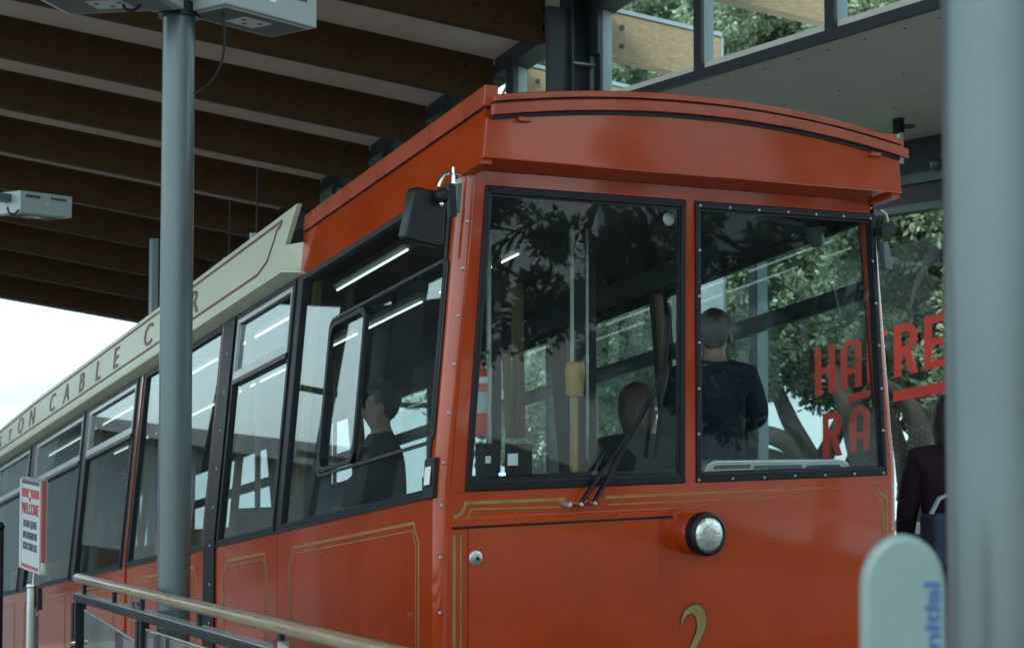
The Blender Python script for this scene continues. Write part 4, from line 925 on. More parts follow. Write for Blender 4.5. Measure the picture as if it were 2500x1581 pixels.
# ---- dispenser stand with the word Initial
D0 = 1.9
T0 = at(2209, 1306, D0); wd2 = .0545; n_ = 14
st_ = thing('dispenser_stand', 'blurred pale green dispenser stand with a rounded top in the near right corner', 'stand', (T0.x, T0.y, 0))
ax = CR.copy(); ax.z = 0; ax.normalize(); pts = []
for i in range(n_+1):
    a = R(180-180*i/n_); pts.append(T0+ax*(wd2*.98*math.cos(a))+Vector((0, 0, -wd2*1.25+wd2*1.25*math.sin(a))))
pts = pts+[T0+ax*(wd2*1.06)+Vector((0, 0, -.6)), T0-ax*(wd2*1.06)+Vector((0, 0, -.6))]
MB().prism(pts, FH*.03).build('panel', M['paddle'], st_, bevel=.008, smooth=True)
MB().beam(T0+FH*.015+Vector((0, 0, -.6)), T0+FH*.015+Vector((0, 0, -1.2)), .05, .03, FH).build('stem', M['paddle'], st_)
MB().lathe([(0, 0), (.16, 0), (.16, .012), (.03, .02)], (T0.x, T0.y, .0), (0, 0, 1), 28).build('foot', M['greysteel'], st_)
tq = at(2290, 1416, D0)-FH*.0005
def PT(x, y, z):  # rotated text: x runs downwards->upwards, y to the left
    return tq-ax*(.0)+Vector((0, 0, x))-ax*y-FH*(.001+z)
text_mesh('Initial', .0265, M['bluetext'], st_, 'lettering', PT, align='RIGHT', bold=.0010, xs=1.72)
# ================================================================== PEOPLE
def skin_obj(name, nodes, edges, mt, parent, sub_=2, root=0):
    me = bpy.data.meshes.new(name); me.from_pydata([n[0] for n in nodes], edges, []); me.update()
    o = bpy.data.objects.new(name, me); COL.objects.link(o)
    o.modifiers.new('skin', 'SKIN'); 
    if not me.skin_vertices:
        return o
    lay = me.skin_vertices[0].data
    for i, n in enumerate(nodes):
        r = n[1]; lay[i].radius = (r, r) if not isinstance(r, tuple) else r
        lay[i].use_root = (i == root)
    o.modifiers['skin'].use_smooth_shade = True
    s = o.modifiers.new('sub', 'SUBSURF'); s.levels = sub_; s.render_levels = sub_
    me.materials.append(mt)
    o.parent = parent
    return o
def person(label, loc, yaw, H, hair, coat, legs, pose='stand', hairlen=0, lean=0, arm='down', group=None, headturn=0):
    r = thing('person', label, 'person', loc, group); r.rotation_euler = (0, 0, yaw)   # faces local +Y
    s = H/1.75
    sit = pose == 'sit'
    hipz = (.50 if sit else .93)*s
    def V(x, y, z): return Vector((x, y+lean*max(0, z-.9)*.6, z))*1
    hz = hipz
    P = {}
    P['pel'] = V(0, 0, hz)/1; P['waist'] = V(0, .0, hz+.17*s); P['chest'] = V(0, .01, hz+.36*s); P['neckb'] = V(0, .0, hz+.53*s); P['neck'] = V(0, .015, hz+.60*s)
    P['jaw'] = V(0, .035, hz+.655*s); P['head'] = V(0, .02, hz+.725*s); P['crown'] = V(0, .01, hz+.785*s)
    nodes = []; idx = {}; E_ = []
    def nd(k, p, rr): idx[k] = len(nodes); nodes.append((tuple(p), rr if isinstance(rr, tuple) else rr)); return idx[k]
    for k, rr in (('pel', .125), ('waist', .12), ('chest', .145), ('neckb', .075), ('neck', .052), ('jaw', .066), ('head', .088), ('crown', .062)): nd(k, P[k], rr*s)
    for a, b in zip(('pel', 'waist', 'chest', 'neckb', 'neck', 'jaw', 'head'), ('waist', 'chest', 'neckb', 'neck', 'jaw', 'head', 'crown')): E_.append((idx[a], idx[b]))
    nd('nose', P['jaw']+Vector((0, .088, .05))*s, .012*s); E_.append((idx['jaw'], idx['nose']))
    hands = []
    for sg_ in (-1, 1):
        S_ = 'L' if sg_ < 0 else 'R'
        nd('sh'+S_, P['neckb']+Vector((sg_*.17, 0, -.035))*s, .062*s); E_.append((idx['neckb'], idx['sh'+S_]))
        if arm == 'down': el, wr = (sg_*.235, .02, -.32), (sg_*.25, .10, -.56)
        elif arm == 'fwd': el, wr = (sg_*.22, .12, -.27), (sg_*.14, .34, -.30)
        else: el, wr = ((sg_*.235, .02, -.32), (sg_*.25, .10, -.56)) if sg_ < 0 else ((sg_*.25, .12, -.26), (sg_*.08, .28, -.30))
        e_ = P['neckb']+Vector(el)*s; w2 = P['neckb']+Vector(wr)*s
        nd('el'+S_, e_, .044*s); nd('wr'+S_, w2, .028*s); E_ += [(idx['sh'+S_], idx['el'+S_]), (idx['el'+S_], idx['wr'+S_])]
        d = (w2-e_).normalized(); pm = w2+d*.07*s; nd('pm'+S_, pm, (.034*s, .018*s)); E_.append((idx['wr'+S_], idx['pm'+S_])); side = Vector((0, 1, 0)) if abs(d.y) < .7 else Vector((1, 0, 0))
        side = (side-d*side.dot(d)).normalized(); nrm2 = d.cross(side)*(-sg_)
        for fi, (off, ln) in enumerate(((.027, .070), (.009, .080), (-.009, .075), (-.026, .058))):
            b0_ = pm+side*off*s+d*.025*s; m0 = b0_+d*ln*.5*s; t0 = m0+(d*.8+nrm2*.5).normalized()*ln*.45*s
            a_ = nd(f'f{S_}{fi}a', b0_, .0095*s); b_2 = nd(f'f{S_}{fi}b', m0, .0085*s); c_ = nd(f'f{S_}{fi}c', t0, .007*s); E_ += [(idx['pm'+S_], a_), (a_, b_2), (b_2, c_)]
        a_ = nd('th'+S_, pm+side*.038*s-d*.02*s, .011*s); b_2 = nd('tt'+S_, pm+side*.055*s+d*.03*s+nrm2*.015*s, .009*s); E_ += [(idx['pm'+S_], a_), (a_, b_2)]
        nd('hip'+S_, P['pel']+Vector((sg_*.095, 0, -.05))*s, .088*s); E_.append((idx['pel'], idx['hip'+S_]))
        if sit: kn = P['pel']+Vector((sg_*.11, .42, -.03))*s; an = P['pel']+Vector((sg_*.11, .44, -.43))*s
        else: kn = P['pel']+Vector((sg_*.10, .03, -.45))*s; an = P['pel']+Vector((sg_*.10, -.01, -.85))*s
        nd('kn'+S_, kn, .058*s); nd('an'+S_, an, .04*s); nd('toe'+S_, an+Vector((0, .16, -.045))*s, .035*s); E_ += [(idx['hip'+S_], idx['kn'+S_]), (idx['kn'+S_], idx['an'+S_]), (idx['an'+S_], idx['toe'+S_])]
    body = skin_obj('body', nodes, E_, M['skin'], r)
    # face
    for sg_ in (-1, 1):
        m = MB().lathe([(.001, .012), (.008, .008), (.011, 0), (.008, -.008), (.001, -.012)], (0, 0, 0), (0, 1, 0), 10); ec = P['head']+Vector((sg_*.032, .082, -.012))*s
        m.v = [tuple(Vector(v)+ec) for v in m.v]; o = m.build('eye', M['hair'], None, smooth=True); o.parent = r
        m = MB().lathe([(.001, .010), (.012, .008), (.020, 0), (.012, -.008), (.001, -.010)], (0, 0, 0), (1, 0, 0), 12); ec = P['head']+Vector((sg_*.092, .0, -.02))*s
        m.v = [(v[0]+ec.x, v[1]*1+ec.y, v[2]*1.7+ec.z) for v in m.v]; o = m.build('ear', M['skin'], None, smooth=True); o.parent = r
    m = MB().box(-.024*s, .024*s, 0, .012, -.004, .004); ec = P['jaw']+Vector((0, .066, .005))*s; m.v = [tuple(Vector(v)+ec) for v in m.v]; o = m.build('mouth', M['lip'], None, bevel=.003); o.parent = r
    # hair: cap over the skull
    m = MB(); hc_ = P['head']+Vector((0, -.014, .022))*s; nu, nv = 20, 12
    for j in range(nv+1):
        for i in range(nu):
            a = 2*math.pi*i/nu; b = math.pi*j/nv; x, y, z = math.sin(b)*math.cos(a), math.sin(b)*math.sin(a), math.cos(b)
            rr = 1+.03*random.uniform(-1, 1)
            zz = z*.118*s*rr; yy = y*.112*s*rr; xx = x*.098*s*rr
            if y > .25 and z < .35: yy = min(yy, .045*s)
            if hairlen and z < 0 and y < .3: zz = z*(.118+hairlen)*s; yy = min(yy, .0)-.03*abs(z)*s; xx *= 1.12
            elif z < -.15: xx *= .86; yy *= .8 if y > 0 else .9
            m.v.append(tuple(hc_+Vector((xx, yy, zz))))
    for j in range(nv):
        for i in range(nu): m.f.append((j*nu+i, j*nu+(i+1) % nu, (j+1)*nu+(i+1) % nu, (j+1)*nu+i))
    o = m.build('hair', hair, None, smooth=True); o.parent = r
    # coat: follows torso and arms
    nodes2 = []; i2 = {}; E2 = []
    def n2(k, p, rr): i2[k] = len(nodes2); nodes2.append((tuple(p), rr))
    hem = P['pel']+Vector((0, 0, -.16 if not sit else -.02))*s
    n2('pel', P['pel'], (.178*s, .145*s)); n2('hem', hem, (.19*s, .15*s)); n2('w', P['waist'], (.168*s, .14*s)); n2('c', P['chest'], (.195*s, .155*s)); n2('n', P['neckb']+Vector((0, 0, -.01)), (.105*s, .09*s)); n2('col', P['neck']+Vector((0, 0, -.02)), .066*s)
    E2 += [(0, 1), (0, 2), (2, 3), (3, 4), (4, 5)]
    for S_ in 'LR':
        a = nodes[idx['sh'+S_]][0]; b = nodes[idx['el'+S_]][0]; c_ = nodes[idx['wr'+S_]][0]
        n2('s'+S_, a, .086*s); n2('e'+S_, b, .068*s); n2('w'+S_, Vector(b).lerp(Vector(c_), .93), .05*s); E2 += [(4, i2['s'+S_]), (i2['s'+S_], i2['e'+S_]), (i2['e'+S_], i2['w'+S_])]
    skin_obj('coat', nodes2, E2, coat, r)
    nodes3 = []; E3 = []
    nodes3.append((tuple(P['pel']+Vector((0, 0, -.03))), (.15*s, .125*s)))
    for S_ in 'LR':
        b0i = len(nodes3)
        for k, rr in (('hip', .108), ('kn', .076), ('an', .058)): nodes3.append((nodes[idx[k+S_]][0], rr*s))
        E3 += [(0, b0i), (b0i, b0i+1), (b0i+1, b0i+2)]
        f0 = Vector(nodes[idx['an'+S_]][0]); f1 = Vector(nodes[idx['toe'+S_]][0])
        sh_ = skin_obj('shoe', [(tuple(f0+Vector((0, -.02, -.03))), (.05*s, .045*s)), (tuple(f1+Vector((0, .02, 0))), (.042*s, .035*s))], [(0, 1)], M['black'], r, 1)
    skin_obj('trousers', nodes3, E3, legs, r)
    return r
yaw_in = -YAW
# standing passenger behind the right windscreen, back to the camera
hd = onY(1742, 815, .95)
person('standing person in a dark navy coat, back turned, behind the right windscreen', (hd.x, .95, hd.z-1.655), R(-35), 1.75, M['hair'], M['navy'], M['denim'], 'stand', 0, 0, 'one')
hd = onY(1770, 870, 1.75)
person('second dark coated person half hidden behind the standing one at the right windscreen', (hd.x+.02, 1.85, hd.z-1.60), R(-10), 1.68, M['hair'], M['blackcloth'], M['denim'], 'stand', 0, 0, 'down')
hd = onY(1545, 975, 1.05)
person('brown haired person in dark clothes behind the wipers of the left windscreen', (hd.x, 1.05, hd.z-1.60), R(-15), 1.65, M['brownhair'], M['blackcloth'], M['denim'], 'stand', .10, -.15, 'fwd')
hd = onX(935, 985, .62)
person('seated driver silhouetted behind the front side window', (.62, hd.y, hd.z-1.225), R(70), 1.74, M['hair'], M['blackcloth'], M['denim'], 'sit', 0, 0, 'fwd')
hd = onX(255, 1280, .50)
person('passenger with long light brown hair behind the rear side window near the welcome sign', (.50, hd.y, hd.z-1.20), R(-50), 1.68, M['brownhair'], M['greycloth'], M['denim'], 'sit', .28, 0, 'down')
hd = onY(1860, 900, 5.0)
# woman outside on the right
pp = at(2318, 1015, 8.2)
pw = person('person in a dark plum coat with a bag, half hidden behind the thick right pole', (pp.x, pp.y, pp.z-1.62), R(-40), 1.70, M['hair'], M['plum'], M['blackcloth'], 'stand', .14, 0, 'down')
bgp = at(2300, 1275, 7.9)
bgt = thing('shoulder_bag', 'dark blue shoulder bag with a pale strap against the plum coat', 'bag', bgp)
MB().box(bgp.x-.13, bgp.x+.15, bgp.y-.08, bgp.y+.04, bgp.z-.22, bgp.z+.05).build('bag_body', M['denim'], bgt, bevel=.02)
MB().tube([bgp+Vector((-.11, -.03, .05)), bgp+Vector((-.05, -.03, .13)), bgp+Vector((.05, -.03, .16)), bgp+Vector((.12, -.03, .05))], .012, 8).build('strap', M['palesteel'], bgt, smooth=True)
# ================================================================== TREES
def leaf_mesh(centers, normals, nleaf, size, rad, name, mt, parent, flow=None):
    n = len(centers)*nleaf
    C_ = np.repeat(centers, nleaf, 0); Nn = np.repeat(normals, nleaf, 0)
    ang = RNG.uniform(0, 2*np.pi, n); el = RNG.uniform(.15, 1.35, n)
    t1 = np.cross(Nn, RNG.normal(size=(n, 3))); t1 /= np.linalg.norm(t1, axis=1, keepdims=True)+1e-9
    t2 = np.cross(Nn, t1)
    d = (t1*np.cos(ang)[:, None]+t2*np.sin(ang)[:, None])*np.cos(el)[:, None]+Nn*np.sin(el)[:, None]
    d /= np.linalg.norm(d, axis=1, keepdims=True)
    base = C_+d*(rad*RNG.uniform(.05, .5, n))[:, None]+RNG.normal(size=(n, 3))*rad*.25
    s = size*RNG.uniform(.7, 1.3, n)
    wv = np.cross(d, Nn+RNG.normal(size=(n, 3))*.35); wv /= np.linalg.norm(wv, axis=1, keepdims=True)+1e-9
    up = np.cross(wv, d)
    v = np.empty((n, 4, 3)); v[:, 0] = base; v[:, 1] = base+d*(s*.55)[:, None]+wv*(s*.24)[:, None]+up*(s*.05)[:, None]; v[:, 2] = base+d*s[:, None]; v[:, 3] = base+d*(s*.55)[:, None]-wv*(s*.24)[:, None]+up*(s*.05)[:, None]
    me = bpy.data.meshes.new(name); me.vertices.add(n*4); me.vertices.foreach_set('co', v.reshape(-1).astype(np.float32))
    me.loops.add(n*4); me.loops.foreach_set('vertex_index', np.arange(n*4, dtype=np.int32)); me.polygons.add(n); me.polygons.foreach_set('loop_start', np.arange(0, n*4, 4, dtype=np.int32)); me.polygons.foreach_set('loop_total', np.full(n, 4, dtype=np.int32))
    me.update(); me.validate()
    rv = np.repeat(np.clip(np.repeat(RNG.normal(.45, .22, len(centers)), nleaf)+RNG.normal(0, .15, n), 0, 1), 4)
    a_ = me.attributes.new('rnd', 'FLOAT', 'POINT'); a_.data.foreach_set('value', rv.astype(np.float32))
    me.materials.append(mt); o = bpy.data.objects.new(name, me); COL.objects.link(o)
    if parent: o.parent = parent; o.matrix_parent_inverse = Matrix.Translation(-parent_world(parent))
    return o
def tree(label, base, forks, lobes, nclus, mt, leaf=.10, rad=.13, nleaf=15, r0=.22, group='trees beyond the station glass', seed=0, red=False):
    rs = random.Random(seed); t = thing('tree', label, 'tree', base, group); b = Vector(base); m = MB()
    ends = []
    def limb(p, q, r_a, r_b, wob=.14, n=7):
        pts = []; 
        for i in range(n+1):
            f = i/n; w2 = math.sin(f*math.pi)*wob*(q-p).length
            pts.append(p.lerp(q, f)+Vector((rs.uniform(-1, 1), rs.uniform(-1, 1), rs.uniform(-.4, .6)))*w2*.5)
        m.tube(pts, [r_a+(r_b-r_a)*i/n for i in range(n+1)], 9); return pts
    for fk in forks:
        p = b+Vector(fk[0]); q = b+Vector(fk[1]); pts = limb(p, q, fk[2], fk[3])
        ends.append((pts[-1], fk[3])); ends.append((pts[4], fk[3]*1.1))
    lob = [(b+Vector(c), Vector(r_)) for c, r_ in lobes]
    for e, rr in ends:
        for c, r_ in lob:
            if (c-e).length < 3.2: limb(e, c+Vector((rs.uniform(-.5, .5)*r_.x, rs.uniform(-.5, .5)*r_.y, rs.uniform(-.2, .5)*r_.z)), rr*.6, .012, .2)
    m.build('trunk', M['bark'], t, smooth=True)
    vols = np.array([r_.x*r_.y*r_.z for c, r_ in lob])**.75; cnt = np.maximum(10, (vols/vols.sum()*nclus).astype(int)); Cs, Ns = [], []
    for (c, r_), k in zip(lob, cnt):
        # clumps: sub-lobes on the lobe surface, clusters on clump surfaces
        nclump = max(5, int(k/26)); dd = RNG.normal(size=(nclump, 3)); dd /= np.linalg.norm(dd, axis=1, keepdims=True); dd[:, 2] = dd[:, 2]*.9+.1
        cc = np.array(c)+dd*np.array(r_)*RNG.uniform(.35, .95, (nclump, 1)); cr = RNG.uniform(.28, .55, nclump)*min(r_)*.62
        which = RNG.integers(0, nclump, k); d3 = RNG.normal(size=(k, 3)); d3[:, 2] += .45; d3 /= np.linalg.norm(d3, axis=1, keepdims=True)
        Cs.append(cc[which]+d3*cr[which][:, None]*RNG.uniform(.75, 1.05, (k, 1))); Ns.append(d3+np.array([0, 0, .35]))
    Cs = np.concatenate(Cs); Ns = np.concatenate(Ns); Ns /= np.linalg.norm(Ns, axis=1, keepdims=True)
    leaf_mesh(Cs, Ns, nleaf, leaf, rad, 'crown', mt, t)
    if red:
        sel = RNG.integers(0, len(Cs), 60); leaf_mesh(Cs[sel]+Ns[sel]*.08, Ns[sel], 10, .05, .05, 'blossom', M['extred'], t)
    return t
def gpos(px, py, d): 
    p = at(px, py, d); return (p.x, p.y, ground_z(p.x, p.y)-.1)
def lobes_from(base, L_):   # (px,py,depth,rx,ry,rz) crown lobes around real points
    out = []
    for px, py, d, rx, ry, rz in L_:
        c = at(px, py, d)-Vector(base); out.append((tuple(c), (rx, ry, rz)))
    return out
b = gpos(1990, 1200, 18)
tree('broad grey green tree seen through the right windscreen and the red greeting letters', b,
     [((0, 0, -.2), (.1, .1, .5), .30, .26)],
     lobes_from(b, [(1960, 820, 17, 2.0, 2.0, 1.1), (1880, 700, 17.5, 1.8, 1.8, 1.0), (2060, 660, 17, 1.7, 1.7, 1.0), (1780, 830, 18.5, 1.6, 1.6, 1.0), (2150, 880, 17, 1.3, 1.3, .7), (1960, 560, 18, 2.0, 2.0, 1.2), (1500, 850, 19, 2.0, 2.0, 1.1), (1620, 780, 19, 1.8, 1.8, 1.2), (1560, 930, 20, 1.5, 1.5, .8), (1470, 1040, 23, 1.8, 1.8, .9), (1300, 1000, 24, 1.8, 1.8, 1.1), (1740, 930, 19, 1.0, 1.0, .6), (2030, 925, 16.5, 1.0, 1.0, .42), (1930, 900, 16.5, .9, .9, .38), (2110, 960, 17, .8, .8, .4), (1640, 1060, 24, 1.3, 1.3, .6)]), 10500, M['leaf'], .085, .115, 15, seed=3, red=True)
b = gpos(2290, 1200, 16)
tree('tree with thick leaning limbs just right of the car, behind the red letters', b,
     [((0, 0, -.2), (.05, .05, .6), .28, .22)],
     lobes_from(b, [(2260, 470, 14.5, 1.3, 1.3, .9), (2210, 560, 15, 1.1, 1.1, .8), (2290, 860, 15, .9, .9, .55), (2230, 780, 15.5, .8, .8, .5), (2350, 640, 15, 1.4, 1.4, 1.1), (2200, 930, 16, .7, .7, .4), (2420, 860, 15, 1.4, 1.4, 1.2)]), 5000, M['leaf'], .08, .11, 15, seed=5)
b = gpos(1735, 1300, 21)
tree('tall grey green tree above the soffit, seen through the clerestory panes', b,
     [((0, 0, -.2), (.2, .3, 4.6), .38, .28), ((.2, .3, 4.5), (-2.0, 1.5, 7.2), .22, .11), ((.2, .3, 4.5), (1.7, -1.4, 7.4), .22, .11), ((.2, .3, 4.6), (.2, 0, 8.4), .22, .1)],
     lobes_from(b, [(1850, 110, 19, 1.3, 1.3, .9), (1960, 70, 19, 1.2, 1.2, .8), (1790, 200, 19.5, 1.3, 1.3, .8), (2130, 60, 18, 1.2, 1.2, .8), (2240, 20, 18, 1.1, 1.1, .7), (2080, 120, 19, .9, .9, .6), (1960, 190, 20, 1.4, 1.4, .9), (2290, 90, 18, 1.0, 1.0, .6)]), 5600, M['leaf'], .085, .115, 15, seed=8, red=True)
b = gpos(1560, 1300, 26)
tree('darker tree with sky showing through, high behind the steel column', b,
     [((0, 0, -.2), (.2, .3, 6.0), .40, .30), ((.2, .3, 5.9), (-2.0, 1.5, 9.2), .22, .11), ((.2, .3, 5.9), (1.7, -1.4, 9.0), .22, .11), ((.2, .3, 6.0), (.2, 0, 9.8), .22, .1)],
     lobes_from(b, [(1560, 40, 25, 1.6, 1.6, .9), (1680, 50, 25, 1.3, 1.3, .8), (1600, 190, 25, 1.8, 1.8, .8), (1500, 170, 26, 1.4, 1.4, .8), (1300, 150, 27, 1.6, 1.6, 1.0), (1740, 150, 24, 1.0, 1.0, .8)]), 4200, M['leaf2'], .10, .14, 14, seed=12, red=True)
b = gpos(1420, 1300, 30)
tree('dense dark tree far down the slope behind the station glass', b,
     [((0, 0, -.2), (.2, .3, 4.0), .40, .30), ((.2, .3, 3.9), (-2.0, 1.5, 6.4), .22, .11), ((.2, .3, 3.9), (1.9, -1.4, 6.6), .22, .11)],
     lobes_from(b, [(1450, 700, 28, 2.6, 2.6, 2.0), (1250, 760, 30, 2.8, 2.8, 2.0), (1380, 950, 28, 2.8, 2.8, 1.8), (1100, 820, 33, 3, 3, 2.2), (1500, 500, 28, 2.2, 2.2, 1.8), (700, 560, 42, 3.4, 3.4, 2.0), (850, 700, 40, 3.6, 3.6, 2.4), (600, 600, 45, 3.0, 3.0, 1.6)]), 3600, M['leaf2'], .20, .26, 12, seed=15)
b = gpos(2060, 1200, 27)
tree('hazy tree filling the gaps behind the lettered glass', b,
     [((0, 0, -.2), (.2, .3, 3.6), .40, .30), ((.2, .3, 3.5), (-2.0, 1.5, 6.0), .22, .11), ((.2, .3, 3.5), (1.9, -1.4, 6.0), .22, .11)],
     lobes_from(b, [(1850, 620, 26, 2.4, 2.4, 1.8), (2050, 520, 26, 2.4, 2.4, 2.0), (2230, 640, 26, 2.2, 2.2, 1.6), (2120, 740, 27, 1.8, 1.8, .8), (1750, 760, 27, 2.0, 2.0, 1.4), (2300, 380, 26, 2.2, 2.2, 1.4)]), 3000, M['leaf2'], .16, .2, 13, seed=19)
def limbs(tr, L):
    for pts in L:
        P = [at(x, y, d) for x, y, d, r in pts]; rr = [r for *_, r in pts]; out, ro = [], []
        for i in range(len(P)-1):
            p0, p1, p2, p3 = P[max(i-1, 0)], P[i], P[i+1], P[min(i+2, len(P)-1)]
            for k in range(6):
                t = k/6; out.append(.5*((2*p1)+(p2-p0)*t+(2*p0-5*p1+4*p2-p3)*t*t+(3*p1-p0-3*p2+p3)*t**3)); ro.append(rr[i]+(rr[i+1]-rr[i])*t)
        out.append(P[-1]); ro.append(rr[-1]); MB().tube(out, ro, 12).build('limb', M['bark'], tr, smooth=True)
tr_ = [o for o in bpy.data.objects if o.type == 'EMPTY' and o.name.startswith('tree')]
limbs(tr_[0], [[(2040, 1190, 16, .14), (1960, 1105, 16, .12), (1880, 1062, 16, .10), (1780, 1048, 16, .07), (1700, 1060, 16, .05)], [(2010, 1220, 16.2, .13), (1930, 1140, 16.2, .11), (1850, 1108, 16.2, .09), (1770, 1110, 16.2, .06)],
    [(1985, 1130, 16, .12), (1935, 1040, 16, .10), (1900, 960, 16, .08), (1870, 880, 16.2, .05)], [(2005, 1130, 16, .11), (2060, 1010, 16, .08), (2085, 900, 16, .05)], [(2140, 1220, 15.5, .17), (2100, 1090, 15.5, .15), (2070, 990, 15.6, .12), (2030, 900, 15.8, .08)], [(2085, 1180, 17, .2), (2130, 1040, 17, .16), (2150, 900, 17, .1)]])
limbs(tr_[1], [[(2280, 1330, 14, .20), (2262, 1150, 14, .17), (2245, 1040, 14, .12), (2205, 975, 14, .08), (2150, 930, 14, .05)], [(2262, 1150, 14, .15), (2300, 1020, 14, .11), (2330, 900, 14, .08)], [(2240, 1330, 14.3, .10), (2215, 1200, 14.3, .09), (2195, 1080, 14.3, .07), (2165, 1000, 14.3, .05)], [(2222, 760, 14.4, .012), (2240, 690, 14.3, .03), (2280, 610, 14.3, .06), (2345, 555, 14.3, .09), (2450, 520, 14.3, .12)]])
# lamp post among the trees
lp = at(2250, 700, 15.2)
t = thing('lamp_post', 'pale tapered lamp post among the leaves right of the car', 'lamp post', (lp.x, lp.y, -1))
zt2 = at(2250, 535, 15.2).z; zm = at(2250, 560, 15.2).z
MB().tube([(lp.x, lp.y, -1.2), (lp.x, lp.y, zm-.32), (lp.x, lp.y, zm)], [.085, .075, .066], 18).build('shaft', M['greysteel'], t, smooth=True)
MB().lathe([(.07, -.02), (.085, 0), (.07, .04)], (lp.x, lp.y, zm), (0, 0, 1), 18).build('collar', M['blackmetal'], t, smooth=True)
MB().lathe([(.048, .04), (.045, zt2-zm), (.0, zt2-zm+.02)], (lp.x, lp.y, zm), (0, 0, 1), 16).build('lamp_head', M['boxwhite'], t, smooth=True)
for (px, py, d_, lab) in ((627, 582, 11.5, 'small lit lamp seen above the cream name board'), (560, 641, 13.0, 'tiny lit lamp peeping over the top edge of the cream name board')):
    q = at(px, py, d_); t = thing('small_lamp', lab, 'lamp', q, 'small lamps under the far roof')
    MB().box(q.x-.05, q.x+.05, q.y-.02, q.y+.02, q.z+.001, q.z+.04).build('housing', M['boxwhite'], t)
    MB().box(q.x-.04, q.x+.04, q.y-.018, q.y+.018, q.z-.02, q.z).build('lens', M['lamplit'], t)
    MB().box(q.x-.006, q.x+.006, q.y-.006, q.y+.006, q.z+.041, q.z+.55).build('hanger', M['blackmetal'], t)
# ---- behind the camera to the right: what the windscreen mirrors
hx0, hy0 = 15.1, -17
hs = thing('white_house', 'white two storey house behind the station, mirrored in the left windscreen', 'house', (hx0, hy0, 0))
MB().box(hx0-3.5, hx0+5, hy0-7, hy0, -1, 9.5).build('wall', M['housewhite'], hs)
MB().prism([(hx0-3.9, hy0-7.4, 9.5), (hx0-3.9, hy0+.4, 9.5), (hx0-3.9, hy0-3.5, 12)], (9.3, 0, 0)).build('roof', M['roofgrey'], hs)
for (x, z) in ((-3.0, 3.0), (3, 5.4), (3.2, 2.0)):
    wv_ = MB().box(hx0+x, hx0+x+.5, hy0+.001, hy0+.05, z, z+1.0).build('window', M['darksteel'], hs)
    MB().box(hx0+x-.08, hx0+x+.58, hy0+.051, hy0+.09, z+.46, z+.53).build('glazing_bar', M['whiteplastic'], wv_)
    MB().box(hx0+x-.07, hx0+x-.001, hy0+.051, hy0+.09, z, z+.459).build('glazing_bar', M['whiteplastic'], wv_)
def lobs(b, L): return [((x-b[0], y-b[1], z-b[2]), r) for x, y, z, r in L]
for (tx, ty, lab, sd_, nc, L) in (
    (5.0, -10.6, 'tall leafy tree behind the viewer, mirrored at the left of the left windscreen', 31, 2300, [(4.6, -10.4, 2.2, (1.3, 1, .9)), (5.4, -10.6, 3.4, (1.1, 1, .9)), (5.1, -10.6, 4.8, (1.0, 1, .8)), (5.5, -10.6, 5.9, (.8, .8, .7)), (6.9, -10.8, 2.4, (1.0, .8, .7)), (6.6, -10.7, 3.5, (.55, .6, .5)), (3.4, -10.6, 4.2, (1.0, .9, 1.0)), (3.0, -10.6, 2.4, (1.3, .9, 1.0))]),
    (11.2, -10.6, 'tall leafy tree behind the viewer, mirrored in the right windscreen', 33, 2800, [(9.3, -10.6, 1.6, (1.2, .9, .9)), (9.2, -10.6, 2.9, (1.0, .9, .7)), (10.6, -10.6, 2.2, (1.2, 1, 1.0)), (10.8, -10.6, 3.6, (1.1, 1, .9)), (11.2, -10.6, 5.0, (1.1, 1, .9)), (12.2, -10.6, 3.4, (1.2, 1, 1.0)), (11.4, -10.6, 6.0, (.9, 1, .7)), (12.3, -10.6, 1.9, (1.3, 1, 1.0)), (9.2, -10.7, 3.75, (.5, .6, .35))]),
    (8.2, -11.2, 'slim dark tree behind the viewer, mirrored in front of the white house', 39, 800, [(8.2, -11.2, 4.6, (.32, .4, 1.0)), (8.3, -11.2, 3.0, (.45, .5, .8)), (8.5, -11.2, 1.8, (.7, .5, .8)), (8.2, -11.2, 5.8, (.25, .3, .6))]),
    (1.5, -12.6, 'broad tree behind the viewer, mirrored in the body side', 35, 1500, [(1.2, -12.6, 2.2, (1.7, 1, 1.1)), (.6, -12.6, 3.9, (1.6, 1, 1.0)), (2.2, -12.6, 5.2, (1.2, 1, .9))]),
    (15.0, -10.0, 'wide tree behind the viewer, mirrored at the far right', 37, 1700, [(14.6, -10, 2.2, (1.7, 1, 1.1)), (15.4, -10, 3.9, (1.6, 1, 1.0)), (14.4, -10, 5.2, (1.2, 1, .9)), (16.5, -9.5, 3.0, (1.3, 1, 1.2))])):
    b = (tx, ty, ground_z(tx, ty))
    tree(lab, b, [((0, 0, -.2), (.1, .1, 2.0), .20, .14), ((.1, .1, 1.9), (-.6, .2, 3.8), .12, .07), ((.1, .1, 1.9), (.6, -.2, 4.0), .12, .07)], lobs(b, L), nc, M['leaf2'], .12, .16, 12, seed=sd_, group='trees behind the viewer')
for i, (x, y, lab) in enumerate(((-3.95, 12.2, 'slim square post near the roof end, mirrored in the front side window'), (-4.70, 12.0, 'broad square post near the roof end, mirrored beside the slim one'))):
    t = thing('square_post', lab, 'post', (x, y, -2), 'square posts of the open side')
    zt3 = (B0+BY*((y-B0.y)/1.235)).z-.185*(x-3.08)-.75; w4 = (.045, .20)[i]
    MB().box(x-w4, x+w4, y-.09, y+.09, -2.2, zt3).build('shaft', M['darksteel'], t, bevel=.005)
    MB().box(x-.05, x+.45, y-.12, y-.10, zt3-1.5, zt3-1.42).build('crossarm', M['darksteel'], t)
    MB().box(x-.5, x+.35, y-.12, y-.10, zt3-2.3, zt3-2.22).build('crossarm', M['darksteel'], t)
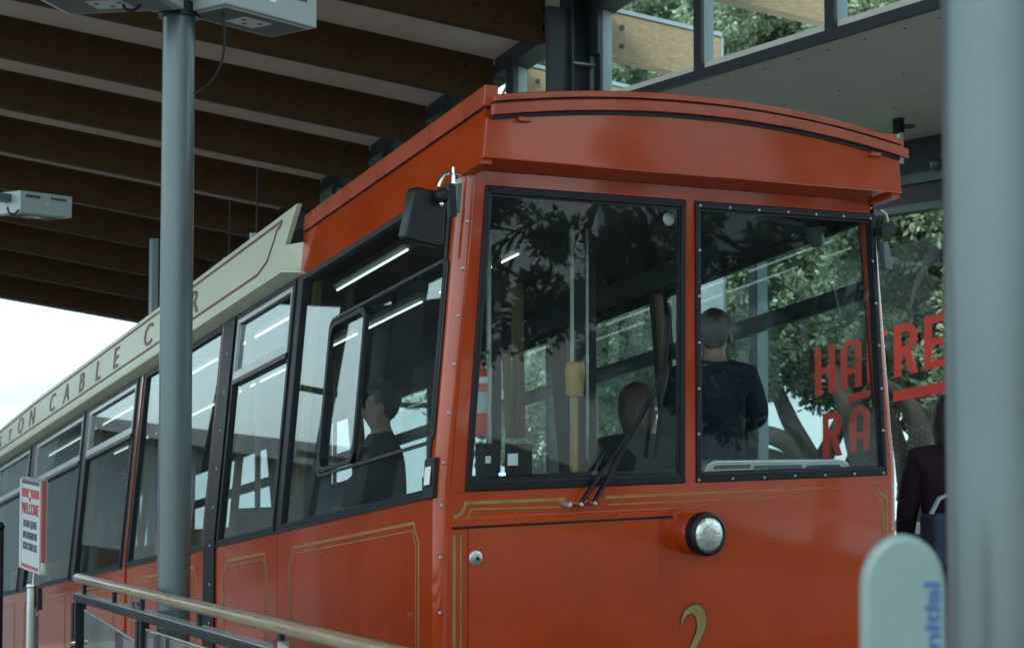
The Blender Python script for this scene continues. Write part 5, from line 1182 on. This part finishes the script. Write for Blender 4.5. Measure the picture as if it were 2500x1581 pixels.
kx = thing('reflection_block', 'added unseen dark kiosk on the open side, mirrored in the front side window', 'block', (-7.2, 12.5, -1.5))  # invented mass out of view, added to darken the side window reflections
MB().box(-9.5, -5.25, 12, 14.5, -2.0, 3.6).build('wall', M['darksteel'], kx, bevel=.01)
MB().box(-9.7, -5.15, 11.9, 14.6, 3.601, 3.75).build('roof', M['roofgrey'], kx)
MB().box(-7.2, -6.3, 11.97, 11.998, -1.0, 1.1).build('door', M['cabgrey'], kx)
lb = thing('long_grey_building', 'long low grey building down the slope, mirrored low in the side windows', 'building', (-10, 29, -5))
MB().box(-18, -3.2, 25, 33, -8, 1.5).build('wall', M['cabgrey'], lb)
MB().prism([(-18.4, 24.6, 1.51), (-2.8, 24.6, 1.51), (-2.8, 24.6, 1.7), (-18.4, 24.6, 2.5)], (0, 8.8, 0)).build('roof', M['roofgrey'], lb)
for i in range(7): MB().box(-17+2*i, -16+2*i, 24.95, 24.999, -2.5, -.8).build('window', M['black'], lb)
t = thing('side_barrier', 'long steel barrier along the open left side of the platform', 'barrier', (-6.6, 5, 0))
for z in (.35, .7, 1.05): MB().beam((-6.6, -8, z), (-6.6, 15, z-1.6), .04, .04).build('bar', M['greysteel'], t)
for y in range(-8, 16, 2): MB().box(-6.63, -6.57, y-.03, y+.03, floor_z(y)-.3, 1.05-1.6*(y+8)/23+.02).build('post', M['greysteel'], t)
# town roofs down the slope, mirrored in the side windows
for i in range(9):
    rs = random.Random(40+i); x, y = rs.uniform(-42, -8), rs.uniform(34, 75); zg_ = ground_z(x, y); s = rs.uniform(4, 8)
    t = thing('far_building', f'{["pale", "grey", "cream"][i%3]} building down the slope {["with a low roof", "beside the track", "among the lower streets"][i//3]}', 'building', (x, y, zg_), 'buildings down the slope')
    MB().box(x, x+s, y, y+s*.8, zg_-3, zg_+rs.uniform(4, 7)).build('wall', M['far'] if i % 2 else M['housewhite'], t)
    zt4 = zg_+7.01; MB().box(x-.2, x+s+.2, y-.2, y+s*.8+.2, zt4, zt4+.4).build('roof', M['roofgrey'], t)

# ================================================================== HAZE
hz_ = bpy.data.materials.new('sea_haze'); hz_.use_nodes = True; N = hz_.node_tree.nodes; N.remove(N['Principled BSDF'])
pv = N.new('ShaderNodeVolumePrincipled'); pv.inputs['Color'].default_value = (.93, .97, 1, 1); pv.inputs['Density'].default_value = 2.0e-4; pv.inputs['Anisotropy'].default_value = .2
hz_.node_tree.links.new(pv.outputs[0], N['Material Output'].inputs['Volume'])
tag(MB().box(-13500, 13500, -13500, 13500, -127, 150).build('haze', hz_), kind='stuff')
